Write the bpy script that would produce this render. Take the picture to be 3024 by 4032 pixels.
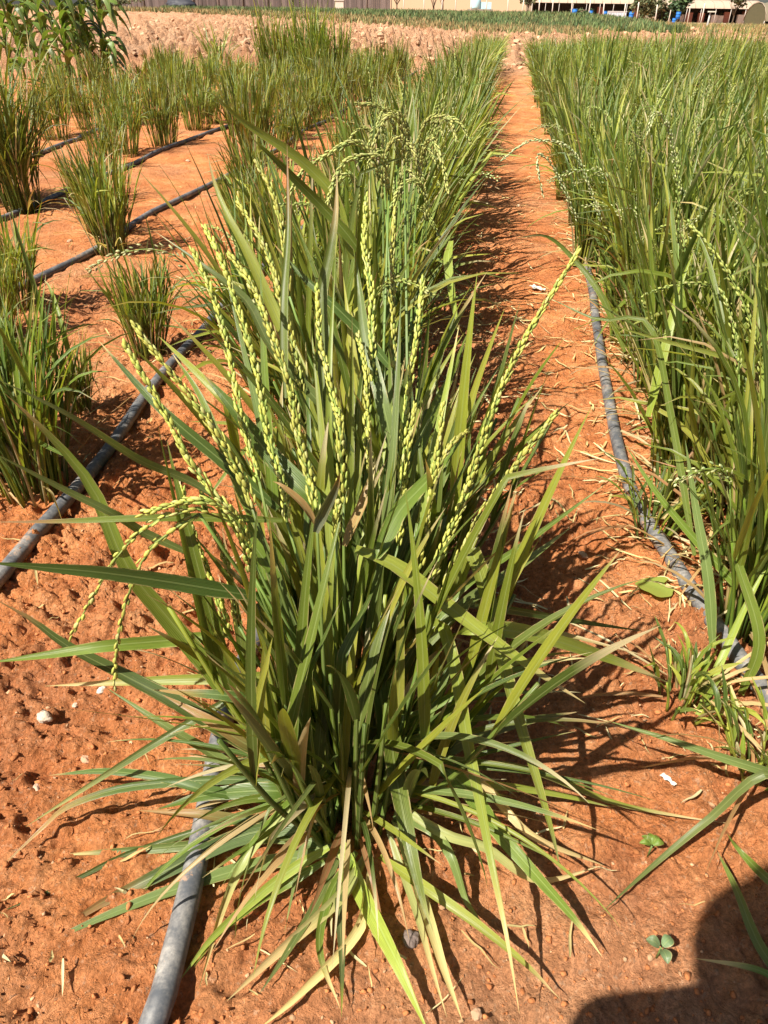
import bpy, math, random
import numpy as np
from mathutils import Vector, Matrix

for o in list(bpy.data.objects):
    bpy.data.objects.remove(o)
SC = bpy.context.scene
COL = SC.collection
PI = math.pi
rng = np.random.default_rng(7)
R = random.Random(11)

# ------------------------------------------------------------------ camera
CAM_H = 0.70
PITCH = math.radians(35.1)
ROLL = math.radians(0.9)
F_D = 2795.0 / 3024 * 1659              # focal length in units of a 1659 x 2212 picture
_f = np.array([0, math.cos(PITCH), -math.sin(PITCH)])
_r0 = np.array([1.0, 0, 0]); _u0 = np.array([0, math.sin(PITCH), math.cos(PITCH)])
_r = _r0 * math.cos(ROLL) + _u0 * math.sin(ROLL)
_u = _u0 * math.cos(ROLL) - _r0 * math.sin(ROLL)
cd = bpy.data.cameras.new('camera'); cam = bpy.data.objects.new('camera', cd); COL.objects.link(cam)
cam.matrix_world = Matrix(((_r[0], _u[0], -_f[0], 0), (_r[1], _u[1], -_f[1], 0), (_r[2], _u[2], -_f[2], CAM_H), (0, 0, 0, 1)))
cd.sensor_fit = 'VERTICAL'; cd.sensor_height = 36.0; cd.lens = 36.0 * 2795.0 / 4032
cd.clip_start = 0.01; cd.clip_end = 3000
SC.camera = cam
SC.render.resolution_x = 768; SC.render.resolution_y = 1024

# ------------------------------------------------------------------ world and sun
SVX, SVY = 0.60, 0.46                   # where the shadow of a point one metre up falls
to_sun = Vector((-SVX, -SVY, 1.0)).normalized()
W = bpy.data.worlds.new('World'); SC.world = W; W.use_nodes = True
nt = W.node_tree
sky = nt.nodes.new('ShaderNodeTexSky'); sky.sky_type = 'NISHITA'; sky.sun_disc = False
sky.sun_elevation = math.asin(to_sun.z); sky.sun_rotation = math.atan2(to_sun.x, to_sun.y)
sky.dust_density = 2.0
nt.links.new(sky.outputs[0], nt.nodes['Background'].inputs[0])
nt.nodes['Background'].inputs[1].default_value = 0.043
sl = bpy.data.lights.new('sun', 'SUN'); sl.energy = 5.0; sl.angle = math.radians(0.5); sl.color = (1.0, 0.94, 0.83)
sun = bpy.data.objects.new('sun', sl); COL.objects.link(sun)
sun.rotation_euler = to_sun.to_track_quat('Z', 'Y').to_euler()
sun.location = (-3, -3, 8)
VS = SC.view_settings
VS.view_transform = 'Standard'; VS.look = 'None'; VS.exposure = 1.0; VS.gamma = 1.0; VS.use_curve_mapping = False
SC.render.engine = 'CYCLES'
SC.cycles.max_bounces = 6; SC.cycles.transmission_bounces = 4; SC.cycles.diffuse_bounces = 3

# ------------------------------------------------------------------ helpers
def ray(x, y):
    d = _f * F_D + _r * (x - 829.5) + _u * (1106.0 - y)
    return d
def P(x, y, Y):
    "point at world depth Y seen at (x,y) of a 1659x2212 picture; kept above the soil"
    d = ray(x, y); t = Y / d[1]
    p = np.array([0, 0, CAM_H]) + d * t
    if p[2] < 0.006:
        t = (0.006 - CAM_H) / d[2]
        p = np.array([0, 0, CAM_H]) + d * t
    return p
def G(x, y, z=0.0):
    d = ray(x, y); t = (z - CAM_H) / d[2]
    return np.array([0, 0, CAM_H]) + d * t
def GF(x, y): return G(x / 1.8228, y / 1.8228)      # from full photo pixels
def AT(px, D):                                       # x of full photo pixel column at ground distance D (far things)
    d = ray(px / 1.8228, 30); return d[0] / d[1] * D

def tag(o, label=None, cat=None, group=None, kind=None):
    if label: o['label'] = label
    if cat: o['category'] = cat
    if group: o['group'] = group
    if kind: o['kind'] = kind
    return o
def empty(name, loc=(0, 0, 0), rz=0.0):
    o = bpy.data.objects.new(name, None); COL.objects.link(o)
    o.location = loc; o.rotation_euler = (0, 0, rz); o.empty_display_size = 0.05
    return o
def copy_tree(o, parent=None):
    c = o.copy(); COL.objects.link(c); c.parent = parent
    for ch in o.children: copy_tree(ch, c)
    return c

class MB:
    "collects geometry (with per vertex colour and leaf coordinates) and links it as one mesh object"
    def __init__(s): s.v = []; s.f = []; s.c = []; s.p = []; s.n = 0
    def add(s, V, F, C=(1, 1, 1), Pp=None):
        V = np.asarray(V, float); k = len(V)
        C = np.asarray(C, float)
        if C.ndim == 1: C = np.tile(C, (k, 1))
        if Pp is None: Pp = np.zeros((k, 3))
        s.v.append(V); s.c.append(C); s.p.append(np.asarray(Pp, float))
        s.f.append([tuple(int(i) + s.n for i in f) for f in F]); s.n += k
    def merge(s, o, M=None, T=None):
        for V, F, C, Pp in zip(o.v, o.f, o.c, o.p):
            pass
    def arrays(s):
        return np.concatenate(s.v), [f for L in s.f for f in L], np.concatenate(s.c), np.concatenate(s.p)
    def mesh(s, name, mat, smooth=True):
        V, F, C, Pp = s.arrays()
        return make_mesh(name, V, F, C, Pp, mat, smooth)
    def build(s, name, mat, parent=None, smooth=True, loc=None):
        me = s.mesh(name, mat, smooth)
        o = bpy.data.objects.new(name, me); COL.objects.link(o)
        if parent is not None: o.parent = parent
        if loc is not None: o.location = loc
        return o
def make_mesh(name, V, F, C, Pp, mat, smooth=True):
    me = bpy.data.meshes.new(name)
    if isinstance(F, np.ndarray):
        me.vertices.add(len(V)); me.vertices.foreach_set('co', np.ascontiguousarray(V, np.float32).ravel())
        nf = len(F); me.loops.add(nf * 4); me.loops.foreach_set('vertex_index', F.astype(np.int32).ravel())
        me.polygons.add(nf); me.polygons.foreach_set('loop_start', np.arange(0, nf * 4, 4, dtype=np.int32))
        me.polygons.foreach_set('loop_total', np.full(nf, 4, np.int32))
        me.update(calc_edges=True)
    else:
        me.from_pydata([tuple(v) for v in V], [], F)
    if C is not None:
        a = me.attributes.new('Col', 'FLOAT_COLOR', 'POINT')
        a.data.foreach_set('color', np.concatenate([C, np.ones((len(C), 1))], 1).astype(np.float32).ravel())
    if Pp is not None:
        a = me.attributes.new('par', 'FLOAT_VECTOR', 'POINT')
        a.data.foreach_set('vector', Pp.astype(np.float32).ravel())
    me.polygons.foreach_set('use_smooth', [smooth] * len(me.polygons))
    me.materials.append(mat)
    me.update()
    return me

def nrm(v):
    return v / (np.linalg.norm(v, axis=-1, keepdims=True) + 1e-12)
def spline(pts, n):
    pts = np.asarray(pts, float); m = len(pts)
    if m == 2:
        t = np.linspace(0, 1, n)[:, None]; return pts[0] * (1 - t) + pts[1] * t
    e = np.concatenate([[2 * pts[0] - pts[1]], pts, [2 * pts[-1] - pts[-2]]])
    d = np.linalg.norm(np.diff(pts, axis=0), axis=1); cum = np.concatenate([[0], np.cumsum(d)]) / d.sum()
    out = []
    for t in np.linspace(0, 1, n):
        i = min(m - 2, int(np.searchsorted(cum, t, 'right')) - 1); i = max(i, 0)
        s = (t - cum[i]) / (cum[i + 1] - cum[i] + 1e-9)
        p0, p1, p2, p3 = e[i], e[i + 1], e[i + 2], e[i + 3]
        out.append(.5 * ((2 * p1) + (-p0 + p2) * s + (2 * p0 - 5 * p1 + 4 * p2 - p3) * s * s + (-p0 + 3 * p1 - 3 * p2 + p3) * s ** 3))
    return np.array(out)
def ribbon(mb, path, width, normal, col, tipcol=None, tip0=0.85, fold=0.22, twist=0.0, rnd=0.0, base_w=0.5, three=True, wavy=0.0):
    "path from base to tip"
    n = len(path); t = np.linspace(0, 1, n)
    T = nrm(np.gradient(path, axis=0))
    N = np.broadcast_to(np.asarray(normal, float), path.shape)
    S = nrm(np.cross(T, N)); N2 = nrm(np.cross(S, T))
    a = twist * t
    if wavy: a = a + wavy * np.sin(t * 7 + rnd * 20)
    ca, sa = np.cos(a)[:, None], np.sin(a)[:, None]
    S, N2 = S * ca + N2 * sa, N2 * ca - S * sa
    w = width * .5 * np.minimum(1, base_w + 2.6 * t) * np.clip(1 - t ** 2.6, 0.015, 1)
    w = w[:, None]
    if three:
        L = path - S * w + N2 * w * fold; M = path - N2 * w * fold * .6; Rr = path + S * w + N2 * w * fold
        V = np.stack([L, M, Rr], 1).reshape(-1, 3); k = 3; us = [0, .5, 1]
    else:
        V = np.stack([path - S * w, path + S * w], 1).reshape(-1, 3); k = 2; us = [0, 1]
    F = []
    for i in range(n - 1):
        for j in range(k - 1):
            a0 = i * k + j; F.append((a0, a0 + 1, a0 + k + 1, a0 + k))
    c = np.tile(np.asarray(col, float), (n, 1))
    if tipcol is not None:
        m = np.clip((t - tip0) / max(.02, (1 - tip0) * .55), 0, 1)[:, None]
        c = c * (1 - m) + np.asarray(tipcol) * m
    C = np.repeat(c, k, 0)
    Pp = np.zeros((n * k, 3)); Pp[:, 0] = np.tile(us, n); Pp[:, 1] = np.repeat(t, k); Pp[:, 2] = rnd
    mb.add(V, F, C, Pp)
def tube(mb, path, r, col=(1, 1, 1), seg=6, cap=True, rnd=0.0):
    path = np.asarray(path, float); n = len(path)
    r = np.broadcast_to(np.asarray(r, float), (n,))
    T = nrm(np.gradient(path, axis=0))
    ref = np.array([0, 0, 1.0]) if abs(T[0][2]) < .9 else np.array([1.0, 0, 0])
    S = nrm(np.cross(T, ref)); B = np.cross(S, T)
    ang = np.arange(seg) * 2 * PI / seg
    V = (path[:, None] + (S[:, None] * np.cos(ang)[None, :, None] + B[:, None] * np.sin(ang)[None, :, None]) * r[:, None, None]).reshape(-1, 3)
    F = [(i * seg + j, i * seg + (j + 1) % seg, (i + 1) * seg + (j + 1) % seg, (i + 1) * seg + j) for i in range(n - 1) for j in range(seg)]
    if cap:
        F.append(tuple(range(seg))[::-1]); F.append(tuple((n - 1) * seg + j for j in range(seg)))
    Pp = np.zeros((n * seg, 3)); Pp[:, 1] = np.repeat(np.linspace(0, 1, n), seg); Pp[:, 0] = np.tile(np.arange(seg) / seg, n); Pp[:, 2] = rnd
    mb.add(V, F, col, Pp)
def box(mb, c, s, col=(1, 1, 1), rz=0.0):
    x, y, z = np.array(s) / 2
    V = np.array([(-x, -y, -z), (x, -y, -z), (x, y, -z), (-x, y, -z), (-x, -y, z), (x, -y, z), (x, y, z), (-x, y, z)])
    ca, sa = math.cos(rz), math.sin(rz)
    V = V @ np.array([[ca, sa, 0], [-sa, ca, 0], [0, 0, 1]]) + np.array(c)
    mb.add(V, [(0, 3, 2, 1), (4, 5, 6, 7), (0, 1, 5, 4), (1, 2, 6, 5), (2, 3, 7, 6), (3, 0, 4, 7)], col)
def lathe(mb, prof, col=(1, 1, 1), seg=20, c=(0, 0, 0)):
    n = len(prof); ang = np.arange(seg) * 2 * PI / seg
    V = np.array([(r * math.cos(a) + c[0], r * math.sin(a) + c[1], z + c[2]) for r, z in prof for a in ang])
    F = [(i * seg + j, i * seg + (j + 1) % seg, (i + 1) * seg + (j + 1) % seg, (i + 1) * seg + j) for i in range(n - 1) for j in range(seg)]
    F.append(tuple(range(seg))[::-1]); F.append(tuple((n - 1) * seg + j for j in range(seg)))
    mb.add(V, F, col)

# value noise in numpy, used to shape the soil
def _h(ix, iy, s):
    n = (ix.astype(np.int64) * 374761393 + iy.astype(np.int64) * 668265263 + s * 974634777) & 0xffffffff
    n = ((n ^ (n >> 13)) * 1274126177) & 0xffffffff
    return ((n ^ (n >> 16)) & 0xffff) / 65535.0
def vnoise(x, y, s=0):
    ix, iy = np.floor(x), np.floor(y); fx, fy = x - ix, y - iy
    fx = fx * fx * (3 - 2 * fx); fy = fy * fy * (3 - 2 * fy)
    a, b, c, d = _h(ix, iy, s), _h(ix + 1, iy, s), _h(ix, iy + 1, s), _h(ix + 1, iy + 1, s)
    return (a * (1 - fx) + b * fx) * (1 - fy) + (c * (1 - fx) + d * fx) * fy - .5
def cells(x, y, s=0):
    "nearest and second nearest feature point distance"
    ix, iy = np.floor(x), np.floor(y)
    f1 = np.full(x.shape, 9.0); f2 = np.full(x.shape, 9.0); hid = np.zeros(x.shape)
    for dx in (-1, 0, 1):
        for dy in (-1, 0, 1):
            cx, cy = ix + dx, iy + dy
            px, py = cx + _h(cx, cy, s), cy + _h(cx, cy, s + 1)
            d = np.hypot(px - x, py - y)
            cl = d < f1
            f2 = np.where(cl, f1, np.minimum(f2, d)); hid = np.where(cl, _h(cx, cy, s + 2), hid); f1 = np.where(cl, d, f1)
    return f1, f2, hid
def sst(a, b, x):
    t = np.clip((x - a) / (b - a), 0, 1); return t * t * (3 - 2 * t)

ROWT = math.tan(math.radians(8.2)); ROWC = math.cos(math.radians(8.2))
def rowx(u, y): return u / ROWC + ROWT * y
FIELD_END = 12.6
def far_z(x, y):
    return .50 * sst(36, 60, y) * (1 - sst(9, 22, x - .1 * (y - 40))) - .25 * sst(80, 150, y) * sst(20, 40, x)
def soil_h(x, y):
    x = np.asarray(x, float); y = np.asarray(y, float)
    h = .030 * vnoise(x * 3.1, y * 3.1, 1) + .012 * vnoise(x * 9, y * 9, 2) + .010 * vnoise(x * 22, y * 22, 3)
    clod = sst(FIELD_END - .4, FIELD_END + .6, y - ROWT * x) * (1 - sst(55, 70, y))
    h = h * (1 - .4 * clod)
    m = (y < 4.0) & (y > .1) & (x > -3) & (x < 3)
    if m.any():
        X, Y = x[m], y[m]
        near = 1 - sst(1.8, 4.0, Y)
        row = X - ROWT * Y
        pathm = sst(.03, .12, row) * (1 - sst(.28, .36, row)) * sst(.55, .8, Y)
        rough = (sst(-.22, .2, vnoise(X * 2.3 + 4, Y * 2.3, 21)) * .75 + .35) * (1 - .5 * pathm)
        dx = .45 * vnoise(X * 60, Y * 60, 9) + .3 * vnoise(X * 140, Y * 140, 10); dy = .45 * vnoise(X * 60 + 7, Y * 60, 19) + .3 * vnoise(X * 140, Y * 140 + 9, 12)
        e1, e2, eid = cells(X / .024 + dx, Y / .024 + dy, 61)
        k1, k2, kid = cells(X / .0125 + dx * 1.6, Y / .0125 + dy * 1.6, 71)
        hn = .011 * vnoise(X * 42, Y * 42, 4) + .009 * vnoise(X * 85, Y * 85, 6) + .006 * vnoise(X * 180, Y * 180, 8)
        hn = hn + .0125 * np.clip(eid - .25, 0, 1) * sst(.02, .22, e2 - e1) * (1 - .5 * e1) + .0075 * np.clip(kid - .35, 0, 1) * sst(.02, .25, k2 - k1)
        hn = hn * (1 + .7 * (1 - sst(.8, 1.3, Y)))
        h[m] += near * (rough * hn + .005 * pathm * vnoise(X * 30, Y * 30, 14))
    m = clod > 0
    if m.any():
        X, Y = x[m], y[m]
        g1, g2, gid = cells(X / .38, Y / .38, 31)
        c1, c2, cid = cells(X / .17 + 3, Y / .17, 41)
        h[m] += clod[m] * (.26 * gid * np.clip(1 - g1 * 1.4, 0, 1) + .20 * cid * np.clip(1 - c1 * 1.4, 0, 1) - .05)
    return h + far_z(x, y)
def gz(x, y):
    return float(soil_h(np.array([float(x)]), np.array([float(y)]))[0])

# ------------------------------------------------------------------ materials
def mat_new(name):
    m = bpy.data.materials.new(name); m.use_nodes = True
    n = m.node_tree; b = n.nodes['Principled BSDF']
    return m, n, b
def N(n, t, **kw):
    x = n.nodes.new(t)
    for k, v in kw.items(): setattr(x, k, v)
    return x
def lk(n, a, b): n.links.new(a, b)
def mathn(n, op, a, b=None, c=None):
    x = N(n, 'ShaderNodeMath', operation=op)
    for i, q in enumerate((a, b, c)):
        if q is None: continue
        if isinstance(q, (int, float)): x.inputs[i].default_value = q
        else: lk(n, q, x.inputs[i])
    return x.outputs[0]
def mixc(n, f, a, b, mode='MIX'):
    x = N(n, 'ShaderNodeMix', data_type='RGBA', blend_type=mode)
    for s, q in ((0, f), (6, a), (7, b)):
        if isinstance(q, (int, float)): x.inputs[s].default_value = q
        elif isinstance(q, tuple): x.inputs[s].default_value = (*q, 1)
        else: lk(n, q, x.inputs[s])
    return x.outputs[2]
def ramp(n, f, stops):
    x = N(n, 'ShaderNodeValToRGB')
    e = x.color_ramp.elements
    while len(e) < len(stops): e.new(.5)
    for q, (p, c) in zip(e, stops):
        q.position = p; q.color = (*c, 1) if isinstance(c, tuple) else (c, c, c, 1)
    lk(n, f, x.inputs[0]); return x.outputs[0]
def noise(n, vec, scale, detail=4, rough=.6):
    x = N(n, 'ShaderNodeTexNoise'); x.inputs['Scale'].default_value = scale; x.inputs['Detail'].default_value = detail
    x.inputs['Roughness'].default_value = rough
    if vec is not None: lk(n, vec, x.inputs['Vector'])
    return x.outputs[0]

def leaf_material(name, rough=.36, trans=.34, vein=1.0, spec=.5):
    m, n, b = mat_new(name)
    col = N(n, 'ShaderNodeAttribute', attribute_name='Col').outputs['Color']
    par = N(n, 'ShaderNodeAttribute', attribute_name='par')
    sp = N(n, 'ShaderNodeSeparateXYZ'); lk(n, par.outputs['Vector'], sp.inputs[0])
    u, v, r = sp.outputs
    w = mathn(n, 'SINE', mathn(n, 'MULTIPLY', u, 75.0))
    w2 = mathn(n, 'SINE', mathn(n, 'MULTIPLY', u, 31.0))
    vv = mathn(n, 'ADD', mathn(n, 'MULTIPLY', w, .6), mathn(n, 'MULTIPLY', w2, .4))
    cs = N(n, 'ShaderNodeCombineXYZ')
    lk(n, mathn(n, 'MULTIPLY', u, 5.0), cs.inputs[0]); lk(n, mathn(n, 'MULTIPLY', v, 9.0), cs.inputs[1]); lk(n, mathn(n, 'MULTIPLY', r, 37.0), cs.inputs[2])
    mott = noise(n, cs.outputs[0], 1.0, 4, .6)
    f = mathn(n, 'MULTIPLY_ADD', vv, .10 * vein, 1.0)
    f = mathn(n, 'MULTIPLY', f, mathn(n, 'MULTIPLY_ADD', mott, .55, .72))
    c = mixc(n, 1.0, col, N_val(n, f), 'MULTIPLY')
    mid = mathn(n, 'LESS_THAN', mathn(n, 'ABSOLUTE', mathn(n, 'SUBTRACT', u, .5)), .045)
    c = mixc(n, mathn(n, 'MULTIPLY', mid, .35 * vein), c, (.36, .42, .16))
    spot = mathn(n, 'GREATER_THAN', noise(n, cs.outputs[0], 6.0, 2, .7), .70)
    c = mixc(n, mathn(n, 'MULTIPLY', spot, .45), c, (.30, .22, .08))
    edgem = mathn(n, 'GREATER_THAN', mathn(n, 'ABSOLUTE', mathn(n, 'SUBTRACT', u, .5)), .44)
    em = mathn(n, 'MULTIPLY', edgem, mathn(n, 'GREATER_THAN', noise(n, cs.outputs[0], 1.7, 3, .7), .53))
    c = mixc(n, mathn(n, 'MULTIPLY', em, .7 * vein), c, (.46, .36, .16))
    oi = N(n, 'ShaderNodeObjectInfo')
    hs = N(n, 'ShaderNodeHueSaturation'); lk(n, c, hs.inputs['Color'])
    lk(n, mathn(n, 'MULTIPLY_ADD', oi.outputs['Random'], .022, .496), hs.inputs['Hue'])
    lk(n, mathn(n, 'MULTIPLY_ADD', oi.outputs['Random'], .30, .86), hs.inputs['Value'])
    c = hs.outputs[0]
    lk(n, c, b.inputs['Base Color']); b.inputs['Roughness'].default_value = rough
    b.inputs['Specular IOR Level'].default_value = spec
    bp = N(n, 'ShaderNodeBump'); bp.inputs['Strength'].default_value = .35 * vein; bp.inputs['Distance'].default_value = .0008
    lk(n, vv, bp.inputs['Height']); lk(n, bp.outputs[0], b.inputs['Normal'])
    tr = N(n, 'ShaderNodeBsdfTranslucent')
    lk(n, mixc(n, 1.0, c, (1.25, 1.25, .55), 'MULTIPLY'), tr.inputs[0])
    mx = N(n, 'ShaderNodeMixShader'); mx.inputs[0].default_value = trans
    lk(n, b.outputs[0], mx.inputs[1]); lk(n, tr.outputs[0], mx.inputs[2])
    lk(n, mx.outputs[0], n.nodes['Material Output'].inputs[0])
    return m
def N_val(n, f):
    x = N(n, 'ShaderNodeCombineColor')
    for i in range(3): lk(n, f, x.inputs[i])
    return x.outputs[0]
M_LEAF = leaf_material('rice_leaf')
M_GRAIN = leaf_material('rice_grain', rough=.5, trans=.12, vein=.5, spec=.35)
M_DRY = leaf_material('dry_straw', rough=.7, trans=.15, vein=.8, spec=.2)

def vcol_material(name, rough=.8, bump=.0, bscale=60, spec=.3, vary=.35, metallic=0):
    m, n, b = mat_new(name)
    col = N(n, 'ShaderNodeAttribute', attribute_name='Col').outputs['Color']
    tc = N(n, 'ShaderNodeTexCoord').outputs['Object']
    nz = noise(n, tc, bscale, 5, .65)
    c = mixc(n, 1.0, col, N_val(n, mathn(n, 'MULTIPLY_ADD', nz, 2 * vary, 1 - vary)), 'MULTIPLY')
    lk(n, c, b.inputs['Base Color']); b.inputs['Roughness'].default_value = rough; b.inputs['Metallic'].default_value = metallic
    b.inputs['Specular IOR Level'].default_value = spec
    if bump:
        bp = N(n, 'ShaderNodeBump'); bp.inputs['Strength'].default_value = .8; bp.inputs['Distance'].default_value = bump
        lk(n, nz, bp.inputs['Height']); lk(n, bp.outputs[0], b.inputs['Normal'])
    return m
M_STONE = vcol_material('stone', .9, .004, 90)
M_CLOD = vcol_material('soil_clod', .95, .01, 30, .1)
M_PAINT = vcol_material('weathered_paint', .6, 0, 3, .3, .2)
M_BARK = vcol_material('bark', .9, .02, 12)
M_FAR = vcol_material('far_foliage', .75, 0, 2, .2, .25)

def soil_material():
    m, n, b = mat_new('red_soil')
    tc = N(n, 'ShaderNodeTexCoord').outputs['Object']
    sp = N(n, 'ShaderNodeSeparateXYZ'); lk(n, tc, sp.inputs[0])
    big = noise(n, tc, 1.6, 5, .6); med = noise(n, tc, 9, 6, .65); fine = noise(n, tc, 70, 6, .7)
    base = ramp(n, med, [(.28, (.40, .125, .042)), (.5, (.62, .228, .078)), (.72, (.70, .335, .145))])
    dampf = ramp(n, noise(n, tc, 2.6, 4, .6), [(.40, 1.0), (.52, 0.0)])
    base = mixc(n, mathn(n, 'MULTIPLY', dampf, .55), base, (.42, .140, .052))
    pale = ramp(n, mathn(n, 'ADD', mathn(n, 'MULTIPLY', big, .7), mathn(n, 'MULTIPLY', fine, .3)), [(.47, 0.0), (.62, 1.0)])
    # paler, stonier soil along the near edge
    nearp = mathn(n, 'SUBTRACT', 1.0, mathn(n, 'MULTIPLY', mathn(n, 'SUBTRACT', sp.outputs[1], .18), 5.0))
    nearp = N(n, 'ShaderNodeClamp'); lk(n, mathn(n, 'MULTIPLY_ADD', sp.outputs[1], -4.5, 1.95), nearp.inputs[0])
    xs = N(n, 'ShaderNodeClamp'); lk(n, mathn(n, 'MULTIPLY_ADD', sp.outputs[0], 3.5, .75), xs.inputs[0])
    npz = mathn(n, 'MULTIPLY', mathn(n, 'MULTIPLY', nearp.outputs[0], xs.outputs[0]), .75)
    palef = mathn(n, 'MINIMUM', mathn(n, 'ADD', mathn(n, 'MULTIPLY', pale, .45), npz), 1.0)
    c = mixc(n, palef, base, (.50, .275, .155))
    # light grit
    g1 = ramp(n, noise(n, tc, 170, 3, .6), [(.60, 0.0), (.68, 1.0)])
    c = mixc(n, mathn(n, 'MULTIPLY', g1, .45), c, (.60, .40, .26))
    g2 = ramp(n, noise(n, tc, 46, 5, .75), [(.60, 0.0), (.70, 1.0)])
    c = mixc(n, mathn(n, 'MULTIPLY', g2, .30), c, (.56, .33, .20))
    c = mixc(n, 1.0, c, N_val(n, mathn(n, 'MULTIPLY_ADD', fine, 1.3, .38)), 'MULTIPLY')
    mot = noise(n, tc, 240, 3, .65)
    c = mixc(n, 1.0, c, N_val(n, mathn(n, 'MULTIPLY_ADD', mot, 1.5, .27)), 'MULTIPLY')
    # pale dry tilled ground beyond the rows
    edge = mathn(n, 'SUBTRACT', sp.outputs[1], mathn(n, 'MULTIPLY', sp.outputs[0], ROWT))
    ff = N(n, 'ShaderNodeClamp'); lk(n, mathn(n, 'MULTIPLY', mathn(n, 'SUBTRACT', edge, 9.5), .22), ff.inputs[0])
    ff2 = mathn(n, 'MULTIPLY', ff.outputs[0], .9)
    farc = ramp(n, noise(n, tc, 1.1, 6, .7), [(.32, (.34, .165, .085)), (.50, (.58, .33, .19)), (.75, (.68, .44, .28))])
    c = mixc(n, ff2, c, farc)
    lk(n, c, b.inputs['Base Color']); b.inputs['Roughness'].default_value = .95; b.inputs['Specular IOR Level'].default_value = .12
    # cracks and crumbs
    wv = N(n, 'ShaderNodeVectorMath', operation='MULTIPLY_ADD'); 
    nzc = N(n, 'ShaderNodeTexNoise'); nzc.inputs['Scale'].default_value = 18; lk(n, tc, nzc.inputs['Vector'])
    lk(n, nzc.outputs['Color'], wv.inputs[0]); wv.inputs[1].default_value = (.11, .11, .11); lk(n, tc, wv.inputs[2])
    cr = N(n, 'ShaderNodeTexVoronoi', feature='DISTANCE_TO_EDGE'); cr.inputs['Scale'].default_value = 30; lk(n, wv.outputs[0], cr.inputs['Vector'])
    crk = N(n, 'ShaderNodeClamp'); lk(n, mathn(n, 'MULTIPLY', cr.outputs['Distance'], 22.0), crk.inputs[0])
    cmask = ramp(n, noise(n, tc, 3.2, 3, .5), [(.50, 0.0), (.62, 1.0)])
    crk = mathn(n, 'MULTIPLY', mathn(n, 'SUBTRACT', crk.outputs[0], 1.0), cmask)
    v2 = N(n, 'ShaderNodeTexVoronoi'); v2.inputs['Scale'].default_value = 160; lk(n, tc, v2.inputs['Vector'])
    h = mathn(n, 'ADD', mathn(n, 'MULTIPLY', crk, .28), mathn(n, 'MULTIPLY', fine, 1.6))
    h = mathn(n, 'ADD', h, mathn(n, 'MULTIPLY', noise(n, tc, 48, 8, .82), 1.5))
    h = mathn(n, 'ADD', h, mathn(n, 'MULTIPLY', v2.outputs['Distance'], -.35))
    h = mathn(n, 'ADD', h, mathn(n, 'MULTIPLY', med, 1.0))
    bp = N(n, 'ShaderNodeBump'); bp.inputs['Strength'].default_value = 1.0; h = mathn(n, 'ADD', h, mathn(n, 'MULTIPLY', noise(n, tc, 210, 4, .7), .55)); bp.inputs['Distance'].default_value = .008
    lk(n, h, bp.inputs['Height'])
    b2 = N(n, 'ShaderNodeBump'); b2.inputs['Strength'].default_value = 1.0; b2.inputs['Distance'].default_value = .16
    lk(n, mathn(n, 'MULTIPLY', noise(n, tc, 5.5, 7, .75), ff2), b2.inputs['Height']); lk(n, bp.outputs[0], b2.inputs['Normal'])
    lk(n, b2.outputs[0], b.inputs['Normal'])
    return m
def N_sep(n, c):
    x = N(n, 'ShaderNodeSeparateColor'); lk(n, c, x.inputs[0]); return x.outputs[0]

def hose_material():
    m, n, b = mat_new('dusty_black_hose')
    tc = N(n, 'ShaderNodeTexCoord').outputs['Object']
    d = ramp(n, noise(n, tc, 14, 6, .7), [(.42, 0.0), (.62, 1.0)])
    d2 = ramp(n, noise(n, tc, 110, 4, .7), [(.40, 0.0), (.7, 1.0)])
    g = N(n, 'ShaderNodeNewGeometry'); s = N(n, 'ShaderNodeSeparateXYZ'); lk(n, g.outputs['Normal'], s.inputs[0])
    f = mathn(n, 'MULTIPLY', mathn(n, 'MULTIPLY_ADD', d, .62, .10), mathn(n, 'MULTIPLY_ADD', d2, .7, .3))
    c = mixc(n, f, (.055, .062, .074), (.46, .42, .37))
    mud = ramp(n, noise(n, tc, 23, 6, .8), [(.58, 0.0), (.63, 1.0)])
    c = mixc(n, mathn(n, 'MULTIPLY', mud, .6), c, (.46, .27, .16))
    lk(n, c, b.inputs['Base Color']); b.inputs['Roughness'].default_value = .55; b.inputs['Specular IOR Level'].default_value = .4
    bp = N(n, 'ShaderNodeBump'); bp.inputs['Strength'].default_value = .4; bp.inputs['Distance'].default_value = .001
    lk(n, noise(n, tc, 60, 3, .6), bp.inputs['Height']); lk(n, bp.outputs[0], b.inputs['Normal'])
    return m

# ------------------------------------------------------------------ the ground
def grow(a, b, step, rate):
    out = [a]; s = step; x = a
    while x < b:
        s = max(step, abs(x) * rate if rate < 1 else s * rate); x += s; out.append(x)
    return out
ys = list(np.arange(-3, .12, .03)) + list(np.arange(.12, .22, .008)) + list(np.arange(.22, .95, .0034)) + list(np.arange(.95, 1.3, .005)) + grow(1.3, 14, .005, .0050) + grow(14.1, 62, .06, .0065) + grow(64, 900, 2, .06)
xr = list(np.arange(0, .62, .0036)) + list(np.arange(.62, 1.3, .005)) + grow(1.3, 12, .006, .0085) + grow(12.2, 60, .2, .012) + grow(62, 900, 4, .08)
xl = list(np.arange(.0036, .55, .0036)) + list(np.arange(.55, 1.0, .005)) + grow(1.0, 12, .006, .0075) + grow(12.2, 60, .2, .012) + grow(62, 900, 4, .08)
xs_ = np.array([-q for q in xl[::-1]] + xr); ys_ = np.array(ys)
XX, YY = np.meshgrid(xs_, ys_)
ZZ = soil_h(XX, YY)
nx, ny = len(xs_), len(ys_)
idx = np.arange(nx * ny).reshape(ny, nx)
FQ = np.stack([idx[:-1, :-1], idx[:-1, 1:], idx[1:, 1:], idx[1:, :-1]], -1).reshape(-1, 4)
print('ground verts', nx * ny)
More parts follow.
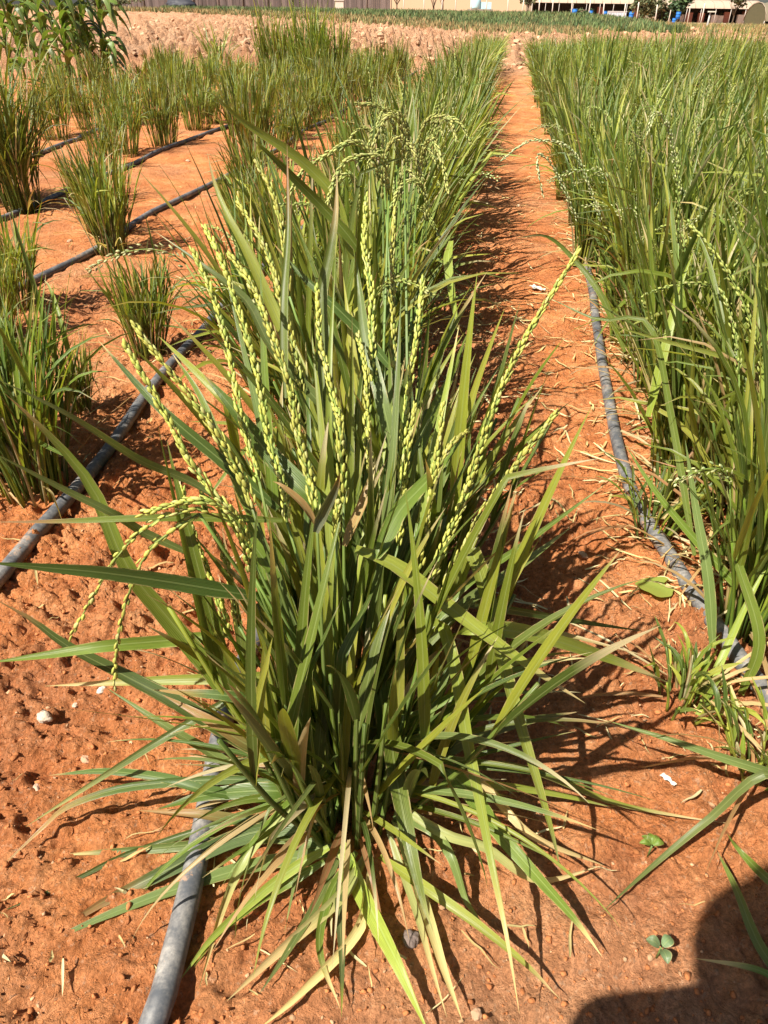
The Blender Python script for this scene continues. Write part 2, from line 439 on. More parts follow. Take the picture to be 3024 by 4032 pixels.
me = make_mesh('ground', np.stack([XX, YY, ZZ], -1).reshape(-1, 3), FQ, None, None, soil_material())
ground = bpy.data.objects.new('ground', me); COL.objects.link(ground); tag(ground, kind='structure')

# ------------------------------------------------------------------ hoses
M_HOSE = hose_material()
def hose(uoff, y0, y1, label, seed, pts=None, wob=.015):
    q = random.Random(seed); n = int((y1 - y0) / .05)
    if pts is None:
        ph = q.random() * 6
        pp = []
        for i in range(n + 1):
            y = y0 + (y1 - y0) * i / n
            pp.append((rowx(uoff, y) + wob * math.sin(y * 2.1 + ph) + wob * .6 * math.sin(y * 5.3 + ph * 2), y))
        pp = np.array(pp)
    else:
        pp = spline(np.array([(p[0], p[1], 0) for p in pts]), n)[:, :2]
    z = soil_h(pp[:, 0], pp[:, 1])
    z = np.convolve(np.pad(z, 4, 'edge'), np.ones(9) / 9, 'valid') + .0105
    mb = MB(); tube(mb, np.column_stack([pp, z]), .0116, seg=16)
    o = mb.build('irrigation_hose', M_HOSE)
    return tag(o, label, 'hose', 'black drip irrigation hoses along the rows')
H0 = [GF(560, 4200), GF(640, 3990), GF(740, 3600), GF(800, 3320), GF(880, 2900), GF(960, 2650), (rowx(-.25, .9), .9), (rowx(-.25, 1.6), 1.6), (rowx(-.24, 3), 3), (rowx(-.25, 6), 6), (rowx(-.25, 12.4), 12.4)]
hose(0, .2, 12.4, 'black dusty hose running out under the nearest big rice plant', 1, H0)
H1 = [GF(-260, 2620), GF(0, 2350), GF(180, 2130), GF(330, 1950), GF(480, 1740), GF(640, 1510), GF(790, 1330), GF(880, 1210), GF(1060, 1050), (rowx(-.735, 3.2), 3.2), (rowx(-.73, 6), 6), (rowx(-.74, 12.2), 12.2)]
hose(0, .6, 12.2, 'grey dusty hose crossing the red soil left of the nearest rice plant', 2, H1)
H2 = [GF(-150, 1240), GF(150, 1120), GF(400, 985), GF(560, 885), GF(740, 780), GF(940, 672), (rowx(-1.39, 6), 6), (rowx(-1.37, 12.2), 12.2)]
hose(0, 1.6, 12.2, 'second hose left of the path rows, curving past the tufts of the left field', 3, H2)
H3 = [GF(-120, 920), GF(60, 845), GF(270, 755), GF(530, 650), GF(690, 585), GF(857, 520), (rowx(-2.0, 8), 8), (rowx(-2.0, 12), 12)]
hose(0, 2.6, 12, 'third hose out in the left field, lying against a tall dark rice clump', 4, H3)
H4 = [GF(-60, 700), GF(137, 622), GF(283, 568), GF(450, 500), (rowx(-2.72, 9), 9), (rowx(-2.72, 12), 12)]
hose(0, 3.6, 12, 'farthest hose at left, short bare stretch between two rice rows', 5, H4)
H5 = [GF(3300, 3150), GF(3024, 2800), GF(2870, 2600), GF(2600, 2180), GF(2480, 1950), GF(2400, 1640), GF(2330, 1180), GF(2310, 1100), (rowx(.33, 3), 3), (rowx(.325, 5.3), 5.3), (rowx(.33, 9), 9), (rowx(.33, 12.4), 12.4)]
hose(0, .4, 12.4, 'black dusty hose along the right side of the bare soil path', 6, H5)

# ------------------------------------------------------------------ rice
GREENS = np.array([(.140, .190, .024), (.190, .235, .028), (.085, .125, .022), (.260, .285, .034), (.130, .170, .032), (.330, .330, .048)])
STRAW = np.array([(.55, .42, .20), (.50, .33, .15), (.62, .52, .30), (.42, .22, .10)])
def gcol(q, dark=0.0):
    c = GREENS[q.randrange(len(GREENS))] * (.85 + .35 * q.random())
    return c * (1 - dark)
def blade(mb, p0, az, elev, length, bend, width, q, seg=8, dark=0.0, dry=None, three=True, tipdry=.35, col=None):
    n = seg + 1; p = np.array(p0, float); path = [p.copy()]
    az2 = az; sw = (q.random() - .5) * .5
    ds = length / seg
    kink = q.random() < .10; kt = .35 + .4 * q.random()
    for i in range(seg):
        t = (i + .5) / seg
        e = elev - bend * t ** 1.4
        if kink and t > kt: e -= 1.0
        a = az + sw * t
        p = p + ds * np.array([math.cos(e) * math.cos(a), math.cos(e) * math.sin(a), math.sin(e)])
        p[2] = max(p[2], .004 + .004 * q.random())
        path.append(p.copy())
    path = np.array(path)
    side_n = np.array([-math.cos(az) * math.sin(elev), -math.sin(az) * math.sin(elev), math.cos(elev)])
    side_n = side_n + np.array([q.uniform(-.5, .5), q.uniform(-.5, .5), q.uniform(0, .3)])
    if dry or (dry is None and q.random() < .035):
        c = STRAW[q.randrange(4)] * (.75 + .4 * q.random()); tc = None
    else:
        c = gcol(q, dark) if col is None else np.array(col); tc = STRAW[q.randrange(3)] if q.random() < tipdry else None
    ribbon(mb, path, width, side_n, c, tc, .62 + .33 * q.random(), fold=.25, twist=q.uniform(-1.0, 1.0), rnd=q.random(), three=three)

_gl = None
def grain_shape(seg=6):
    prof = [(.0, 0), (.62, .18), (1, .45), (.72, .78), (.0, 1)]
    V = [(0, 0, 0)]; 
    for r, t in prof[1:-1]:
        for k in range(seg):
            a = k * 2 * PI / seg; V.append((r * math.cos(a), r * .72 * math.sin(a), t))
    V.append((0, 0, 1)); F = []
    for k in range(seg): F.append((0, 1 + (k + 1) % seg, 1 + k))
    for j in range(2):
        for k in range(seg):
            a = 1 + j * seg + k; b2 = 1 + j * seg + (k + 1) % seg; F.append((a, b2, b2 + seg, a + seg))
    last = 1 + 3 * seg; o = 1 + 2 * seg
    for k in range(seg): F.append((o + k, o + (k + 1) % seg, last))
    return np.array(V), F
GV6, GF6 = grain_shape(6); GV4, GF4 = grain_shape(4)
def panicle(mb, axis, q, glen=.009, gw=.0019, step=.0031, thick=1.0, col=None, low=False, loose=0.0):
    "axis from the neck to the tip; grains wrapped round it, pointing to the tip"
    axis = np.asarray(axis, float)
    L = np.linalg.norm(np.diff(axis, axis=0), axis=1).sum()
    n = max(6, int(L / step)); pts = spline(axis, n) if len(axis) != n else axis
    T = nrm(np.gradient(pts, axis=0))
    tube(mb, spline(axis, 10), np.linspace(.0011, .0006, 10), (.22, .28, .06), seg=4)
    V0, F0 = (GV4, GF4) if low else (GV6, GF6)
    bc = np.array(col if col is not None else (.34, .37, .085))
    ang = q.random() * 6
    for i in range(n):
        if q.random() < .08: continue
        t = i / n
        ang += 2.4 + q.uniform(-.5, .5)
        Tt = T[i]; ref = np.array([0, 0, 1.0]) if abs(Tt[2]) < .9 else np.array([1.0, 0, 0])
        S = nrm(np.cross(Tt, ref)); B = np.cross(S, Tt)
        o = S * math.cos(ang) + B * math.sin(ang)
        rad = thick * (.0036 - .0026 * t) * (.35 + .8 * q.random()) + loose * q.random() * .012
        d = nrm(Tt + o * (.04 + .17 * q.random() + loose * 1.2))
        x = nrm(np.cross(d, Tt + .01)); y = np.cross(d, x)
        gl = glen * (.75 + .45 * q.random()) * (1 - .2 * t); w = gw * (.7 + .55 * q.random())
        V = pts[i] + o * rad + V0[:, :1] * w * x + V0[:, 1:2] * w * y + V0[:, 2:] * gl * d
        c = bc * (.62 + .55 * q.random()); rr = q.random()
        if rr < .10: c = c * .6 + np.array((.45, .42, .22)) * .5
        elif rr < .25: c = c * np.array((.7, .85, .8))
        tt = V0[:, 2:]; C = c * (1 - .22 * tt) + np.array((.12, .10, .02)) * tt * .6
        Pp = np.zeros((len(V), 3)); Pp[:, 0] = np.arctan2(V0[:, 1], V0[:, 0]) / 6.28 + .5; Pp[:, 1] = V0[:, 2]; Pp[:, 2] = q.random()
        mb.add(V, F0, C, Pp)

def rice(seed, till=34, h=.40, spread=.42, lw=.009, pan=6, seg=7, dark=0.0, leaves=3, rad=.035, llen=.20, drylow=6, low=False, panlen=.13, droopy=.3, three=True, bright=1.0, panstep=.0034, upr=0.0):
    "returns leaf tuft, stems, list of panicles"
    q = random.Random(seed); fo = MB(); st = MB(); pans = []
    for k in range(till):
        a = q.random() * 2 * PI; r0 = rad * math.sqrt(q.random()); sp = spread * (r0 / rad) * (.6 + .6 * q.random())
        b = np.array([r0 * math.cos(a), r0 * math.sin(a), 0]); hh = h * (.42 + .28 * q.random())
        oa = a + q.uniform(-.5, .5)
        top = b + np.array([math.cos(oa) * sp * hh * .9, math.sin(oa) * sp * hh * .9, hh])
        mid = (b + top) / 2 + np.array([math.cos(oa), math.sin(oa), 0]) * -.04 * hh
        ax = spline([b, mid, top], 6)
        tube(st, ax, np.linspace(.0028, .0016, 6) * (lw / .009), gcol(q, dark) * 1.15 if q.random() > .15 else STRAW[q.randrange(3)] * .7, seg=4 if low else 5, rnd=q.random())
        for j in range(leaves):
            t = .25 + .75 * (j + .4 + .5 * q.random()) / leaves; t = min(t, 1)
            p = spline(ax, 12)[int(t * 11)]
            la = oa + q.uniform(-1.3, 1.3)
            el = math.radians(q.uniform(62 + 12 * upr, 88)) - sp * .35 * (1 - .5 * upr)
            L = llen * (.65 + .6 * q.random()) * (h / .4)
            blade(fo, p, la, el, L, q.uniform(.1, .7 - .35 * upr) if q.random() > .22 - .12 * upr else q.uniform(.9, 1.9), lw * (.7 + .5 * q.random()), q, seg=seg, dark=dark, three=three, tipdry=.12 if low else .3,
                  col=gcol(q, dark) * bright)
        if k < pan:
            d0 = nrm(top - mid); L = panlen * (.8 + .4 * q.random()); pa = [top.copy()]; p = top.copy(); d = d0.copy()
            dr = q.uniform(.0, .12) if q.random() > droopy else q.uniform(.25, .5)
            p = p + d * .10 * h / .4; neck = p.copy()
            tube(st, [top, neck], [.0013, .001], (.25, .33, .07), seg=4)
            pa = [neck]
            for s_ in range(6):
                d = nrm(d + np.array([math.cos(oa) * dr * .8, math.sin(oa) * dr * .8, -dr * .6])); p = p + d * L / 6; pa.append(p.copy())
            pm = MB(); panicle(pm, pa, q, low=low, step=panstep, glen=.009 if not low else .0105, gw=.0019 if not low else .0023, loose=.25 if q.random() < .4 else .05,
                               col=(.36, .40, .10) if q.random() > .2 else (.5, .5, .24))
            pans.append(pm)
    for k in range(drylow):
        a = q.random() * 2 * PI
        blade(fo, (rad * math.cos(a), rad * math.sin(a), .02 + .03 * q.random()), a, math.radians(q.uniform(5, 50)), llen * (.5 + .5 * q.random()), q.uniform(.4, 1.3), lw * .7, q, seg=5, dry=True, three=three)
    return fo, st, pans

def rice_proto(seed, **kw):
    fo, st, pans = rice(seed, **kw)
    root = empty('rice_plant')
    fo.build('foliage', M_LEAF, root); st.build('stems', M_LEAF, root)
    for p in pans: p.build('panicle', M_GRAIN, root)
    return root
PROT = {}
PROT['tall'] = [rice_proto(100 + i, till=44, h=.46, spread=.33, lw=.0105, upr=.6, pan=3, seg=7, bright=1.08, droopy=.25, llen=.25) for i in range(5)]
PROT['young'] = [rice_proto(200 + i, till=60, h=.32, spread=.40, upr=.8, lw=.0075, pan=0, seg=6, leaves=3, bright=1.0, rad=.048, llen=.21, drylow=12) for i in range(4)]
PROT['dark'] = [rice_proto(300 + i, till=84, h=.60, spread=.28, lw=.009, pan=5, seg=7, dark=.35, rad=.07, llen=.22, droopy=.9, drylow=14) for i in range(1)]
PROT['far'] = [rice_proto(400 + i, till=46, h=.46, spread=.28, lw=.0098, upr=1.0, pan=2, seg=5, three=False, low=True, panstep=.006, rad=.06, bright=1.05, llen=.25) for i in range(4)]
PROT['faryoung'] = [rice_proto(500 + i, till=60, h=.37, spread=.42, lw=.0085, upr=1.0, pan=0, seg=5, three=False, low=True, rad=.09, bright=.9) for i in range(3)]
used_protos = set()
spots = []      # (x, y, kind, scale, row)
def put(x, y, kind, s, row, rz=None): spots.append([x, y, kind, s, row, R.random() * 6.28 if rz is None else rz])
# row of the nearest plant, left of the path
y = 1.0; 
while y < FIELD_END:
    put(rowx((-.22 if y < 4 else -.30) + R.uniform(-.03, .03), y), y, 'tall' if y < 5 else 'far', (1.0 if y > 1.6 else .98) * R.uniform(.92, 1.1), 'A')
    y += .21 if y < 3 else .27
y = 1.35
while y < 6:
    put(rowx(-.40 + R.uniform(-.03, .03), y), y, 'tall', R.uniform(.8, .95), 'A'); y += .33
# right stand
rows = [.385, .60, .83, 1.08, 1.35, 1.62, 1.9, 2.2, 2.5, 2.8, 3.15, 3.5, 3.9, 4.3, 4.7, 5.1]
for ri, uu in enumerate(rows):
    y = .70 if ri == 0 else .60 + .05 * ri
    if ri == 1: y = .42
    if ri > 3: y = max(y, (uu - .9) * 1.35)
    while y < FIELD_END + .1:
        u2 = (.375 if y < 2.15 else uu) if ri == 0 and (y < 2.15 or 4.7 < y < 5.5) else (uu if ri else .325)
        x = rowx(u2 + R.uniform(-.04, .04), y)
        put(x, y, 'tall' if y < 4.2 else 'far', (R.uniform(.86, 1.08) if y < 4 else R.uniform(.76, 1.18)) * (.93 if ri == 0 else 1.0), 'R%02d' % ri)
        y += ((.155 if ri == 0 else .19) if y < 2.5 else .26) if y < 4.2 else (.34 if y < 8 else .42)
y = .78
while y < 2.6:
    put(rowx(.50 + R.uniform(-.04, .04), y), y, 'tall', R.uniform(.85, 1.0), 'R01'); y += .19
for (u_, y_, k_) in [(.52, .66, .9), (.64, .60, .95), (.60, .50, .8), (.46, .84, .9), (.72, .72, 1.0), (.44, 1.02, .9)]:
    put(rowx(u_, y_), y_, 'tall', k_, 'R01')
# left field: single tufts read off the ground plan, then the dense far rows
for (px, py, k, s) in [(150, 1960, 'young', 1.08), (20, 1800, 'young', .95), (330, 1640, 'young', .45), (590, 1400, 'young', .82), (1040, 1030, 'young', .98), (1000, 840, 'young', .95),
                       (960, 930, 'young', .8), (80, 1240, 'young', .85), (20, 1330, 'young', .7), (440, 1000, 'young', 1.02), (395, 930, 'young', .95), (90, 830, 'dark', 1.0), (0, 800, 'dark', .9), (-60, 1900, 'young', 1.0)]:
    g = GF(px, py); put(g[0], g[1], k, s, 'L')
def frow(u, y0, y1, st, k, s0, s1, row, skip=()):
    y = y0
    while y < y1:
        if not any(a < y < b for a, b in skip):
            put(rowx(u + R.uniform(-.08, .08), y), y, k, R.uniform(s0 * .78, s1 * 1.02), row)
        y += st * R.uniform(.85, 1.4)
frow(-.76, 3.5, 11.5, .42, 'faryoung', .7, .95, 'B')
frow(-1.42, 4.3, 11.8, .30, 'faryoung', .95, 1.3, 'C')
frow(-2.12, 4.2, 12.0, .30, 'faryoung', .95, 1.2, 'D', skip=((5.2, 5.6),))
frow(-2.85, 5.2, 11.6, .34, 'faryoung', .9, 1.15, 'E')
frow(-3.5, 6.3, 11.0, .36, 'faryoung', .9, 1.1, 'F')
frow(-4.1, 7.3, 10.6, .4, 'faryoung', .85, 1.1, 'G')
for (px, py, s) in [(860, 300, 1.1), (1060, 330, 1.25), (1120, 340, 1.2), (1200, 345, 1.3), (1260, 350, 1.35), (1330, 350, 1.2)]:
    g = GF(px, py); put(g[0], g[1], 'far', s * 1.12, 'T')

ORD = ['nearest', 'second', 'third', 'fourth', 'fifth', 'sixth', 'seventh', 'eighth', 'ninth', 'tenth', 'eleventh', 'twelfth']
ORD += ['thirteenth', 'fourteenth', 'fifteenth', 'sixteenth', 'seventeenth', 'eighteenth', 'nineteenth', 'twentieth'] + ['twenty-' + q for q in ('first', 'second', 'third', 'fourth', 'fifth', 'sixth', 'seventh', 'eighth', 'ninth')] + ['thirtieth'] + ['thirty-' + q for q in ('first', 'second', 'third', 'fourth', 'fifth', 'sixth', 'seventh', 'eighth', 'ninth')] + ['fortieth'] + ['forty-' + q for q in ('first', 'second', 'third', 'fourth', 'fifth', 'sixth', 'seventh', 'eighth', 'ninth')] + ['fiftieth'] + ['fifty-' + q for q in ('first', 'second', 'third', 'fourth', 'fifth', 'sixth', 'seventh', 'eighth', 'ninth')] + ['sixtieth'] * 20
ROWN = {'A': 'in the row left of the bare path', 'L': 'among the scattered tufts of the left field'}
for i in range(16): ROWN['R%02d' % i] = 'in the %s row right of the bare path' % (['first', 'second', 'third', 'fourth', 'fifth', 'sixth', 'seventh', 'eighth', 'ninth', 'tenth', 'eleventh', 'twelfth', 'thirteenth', 'fourteenth', 'fifteenth', 'sixteenth'][i])
for k, v in zip('BCDEF', ['first', 'second', 'third', 'fourth', 'fifth']): ROWN[k] = 'in the %s row left of the seeded row' % v
ROWN['B'] = 'in the short far row just left of the path row'
ROWN['C'] = 'in the second far row of the left field'
ROWN['D'] = 'in the third far row of the left field'
ROWN['E'] = 'in the fourth far row of the left field'
ROWN['F'] = 'in the fifth far row of the left field'
ROWN['G'] = 'in the far row nearest the maize'
ROWN['T'] = 'standing tall above the left field'
LEFTLAB = ['broad rice tuft with yellowing lower leaves by the first bare hose, at left', 'rice tuft cut by the left edge, just behind the broad yellowing one', 'smallest short tuft on the red soil between two rice tufts at left',
           'lone fan-shaped rice tuft close beside the first hose left of centre', 'dark green upright tuft behind the yellow panicles, beside the first hose', 'tuft with bright yellow-green leaves behind the dark upright one',
           'smaller tuft tucked between the bright one and the dark upright one', 'narrow rice tuft at the left edge beside the second hose', 'low tuft at the left edge in front of the narrow one',
           'tall leaning rice tuft standing on the second hose', 'tuft crowded right behind the tall leaning one on the second hose', 'tall very dark rice clump with brown base beside the third hose', 'second dark tall clump, cut by the left edge', 'rice tuft mostly outside the left edge at the front']
scr = []
for s_ in spots:
    d = np.array([s_[0], s_[1], .25 - CAM_H]); z = d @ _f; px = 829.5 + F_D * (d @ _r) / z if z > .1 else 9e9; py = 1106 - F_D * (d @ _u) / z if z > .1 else 9e9
    inv = -250 < px < 1900 and -200 < py < 2500
    scr.append((s_[3] / max(z, .1)) * (1 if inv else .001))
order = sorted(range(len(spots)), key=lambda i: -scr[i])
indiv = set(order[:285])
print('rice spots', len(spots), 'in view', sum(1 for q in scr if q > .01))
rest = MB(); far_cache = {}
cnt = {}; lcount = 0
for i, (x, y, kind, s, row, rz) in sorted(enumerate(spots), key=lambda e: e[1][1]):
    n_in_row = cnt.get(row, 0); cnt[row] = n_in_row + 1
    if i in indiv:
        pr = PROT[kind][R.randrange(len(PROT[kind]))]
        if id(pr) not in used_protos: used_protos.add(id(pr)); o = pr
        else: o = copy_tree(pr)
        o.location = (x, y, gz(x, y) - .004); o.rotation_euler = (R.uniform(-.06, .06), R.uniform(-.06, .06), rz); o.scale = (s, s, s * R.uniform(.94, 1.06))
        if row == 'L': lab = None
        elif row == 'T': lab = ['first', 'second', 'third', 'fourth', 'fifth', 'sixth'][n_in_row] + ' from the front of the tall dark rice plants standing above the left field'
        elif n_in_row < 79: lab = ('%s rice plant %s' % (ORD[n_in_row], ROWN[row]))
        else: lab = 'rice plant farther back than the twelfth ' + ROWN[row]
        if row == 'A': lab = lab.replace('nearest rice plant', 'nearest upright rice plant')
        if lab: tag(o, lab, 'rice plant', 'rice plants ' + (ROWN[row]))
        else:
            k = [j for j, q in enumerate(spots) if q[4] == 'L'].index(i)
            tag(o, LEFTLAB[k], 'rice plant', 'rice tufts of the left field')
    elif scr[i] > .01:
        ck = (kind, R.randrange(2))
        if ck not in far_cache:
            if kind in ('young', 'faryoung'): fo, st, pa = rice(600 + ck[1], till=26, h=.34, spread=.45, lw=.010, pan=0, seg=4, three=False, low=True, rad=.07, bright=.85)
            else: fo, st, pa = rice(650 + ck[1], till=26, h=.45, spread=.34, lw=.011, pan=3, seg=4, three=False, low=True, rad=.07, panstep=.012, llen=.25)
            mbb = MB()
            for m_ in [fo, st] + pa:
                V, F, C, Pp = m_.arrays(); mbb.add(V, F, C, Pp)
            far_cache[ck] = mbb.arrays()
        V, F, C, Pp = far_cache[ck]
        ca, sa = math.cos(rz), math.sin(rz)
        V2 = (V * s) @ np.array([[ca, sa, 0], [-sa, ca, 0], [0, 0, 1]]) + np.array([x, y, gz(x, y)])
        rest.add(V2, F, C * R.uniform(.85, 1.15), Pp)
if rest.n:
    o = rest.build('rice_stand', M_LEAF); tag(o, 'farthest rice plants of the right and left stands, merging into one green mass', 'rice stand', kind='stuff')
for L in PROT.values():
    for pr in L:
        if id(pr) not in used_protos:
            for ch in list(pr.children): bpy.data.objects.remove(ch)
            bpy.data.objects.remove(pr)

# ------------------------------------------------------------------ the nearest plants, leaf by leaf
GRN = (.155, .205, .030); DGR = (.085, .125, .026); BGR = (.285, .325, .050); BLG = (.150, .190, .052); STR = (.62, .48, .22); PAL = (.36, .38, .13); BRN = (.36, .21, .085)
def lf(pts, w, col=GRN, tip=None, t0=.85, fold=.25, tw=0.0): return (pts, w, col, tip, t0, fold, tw)
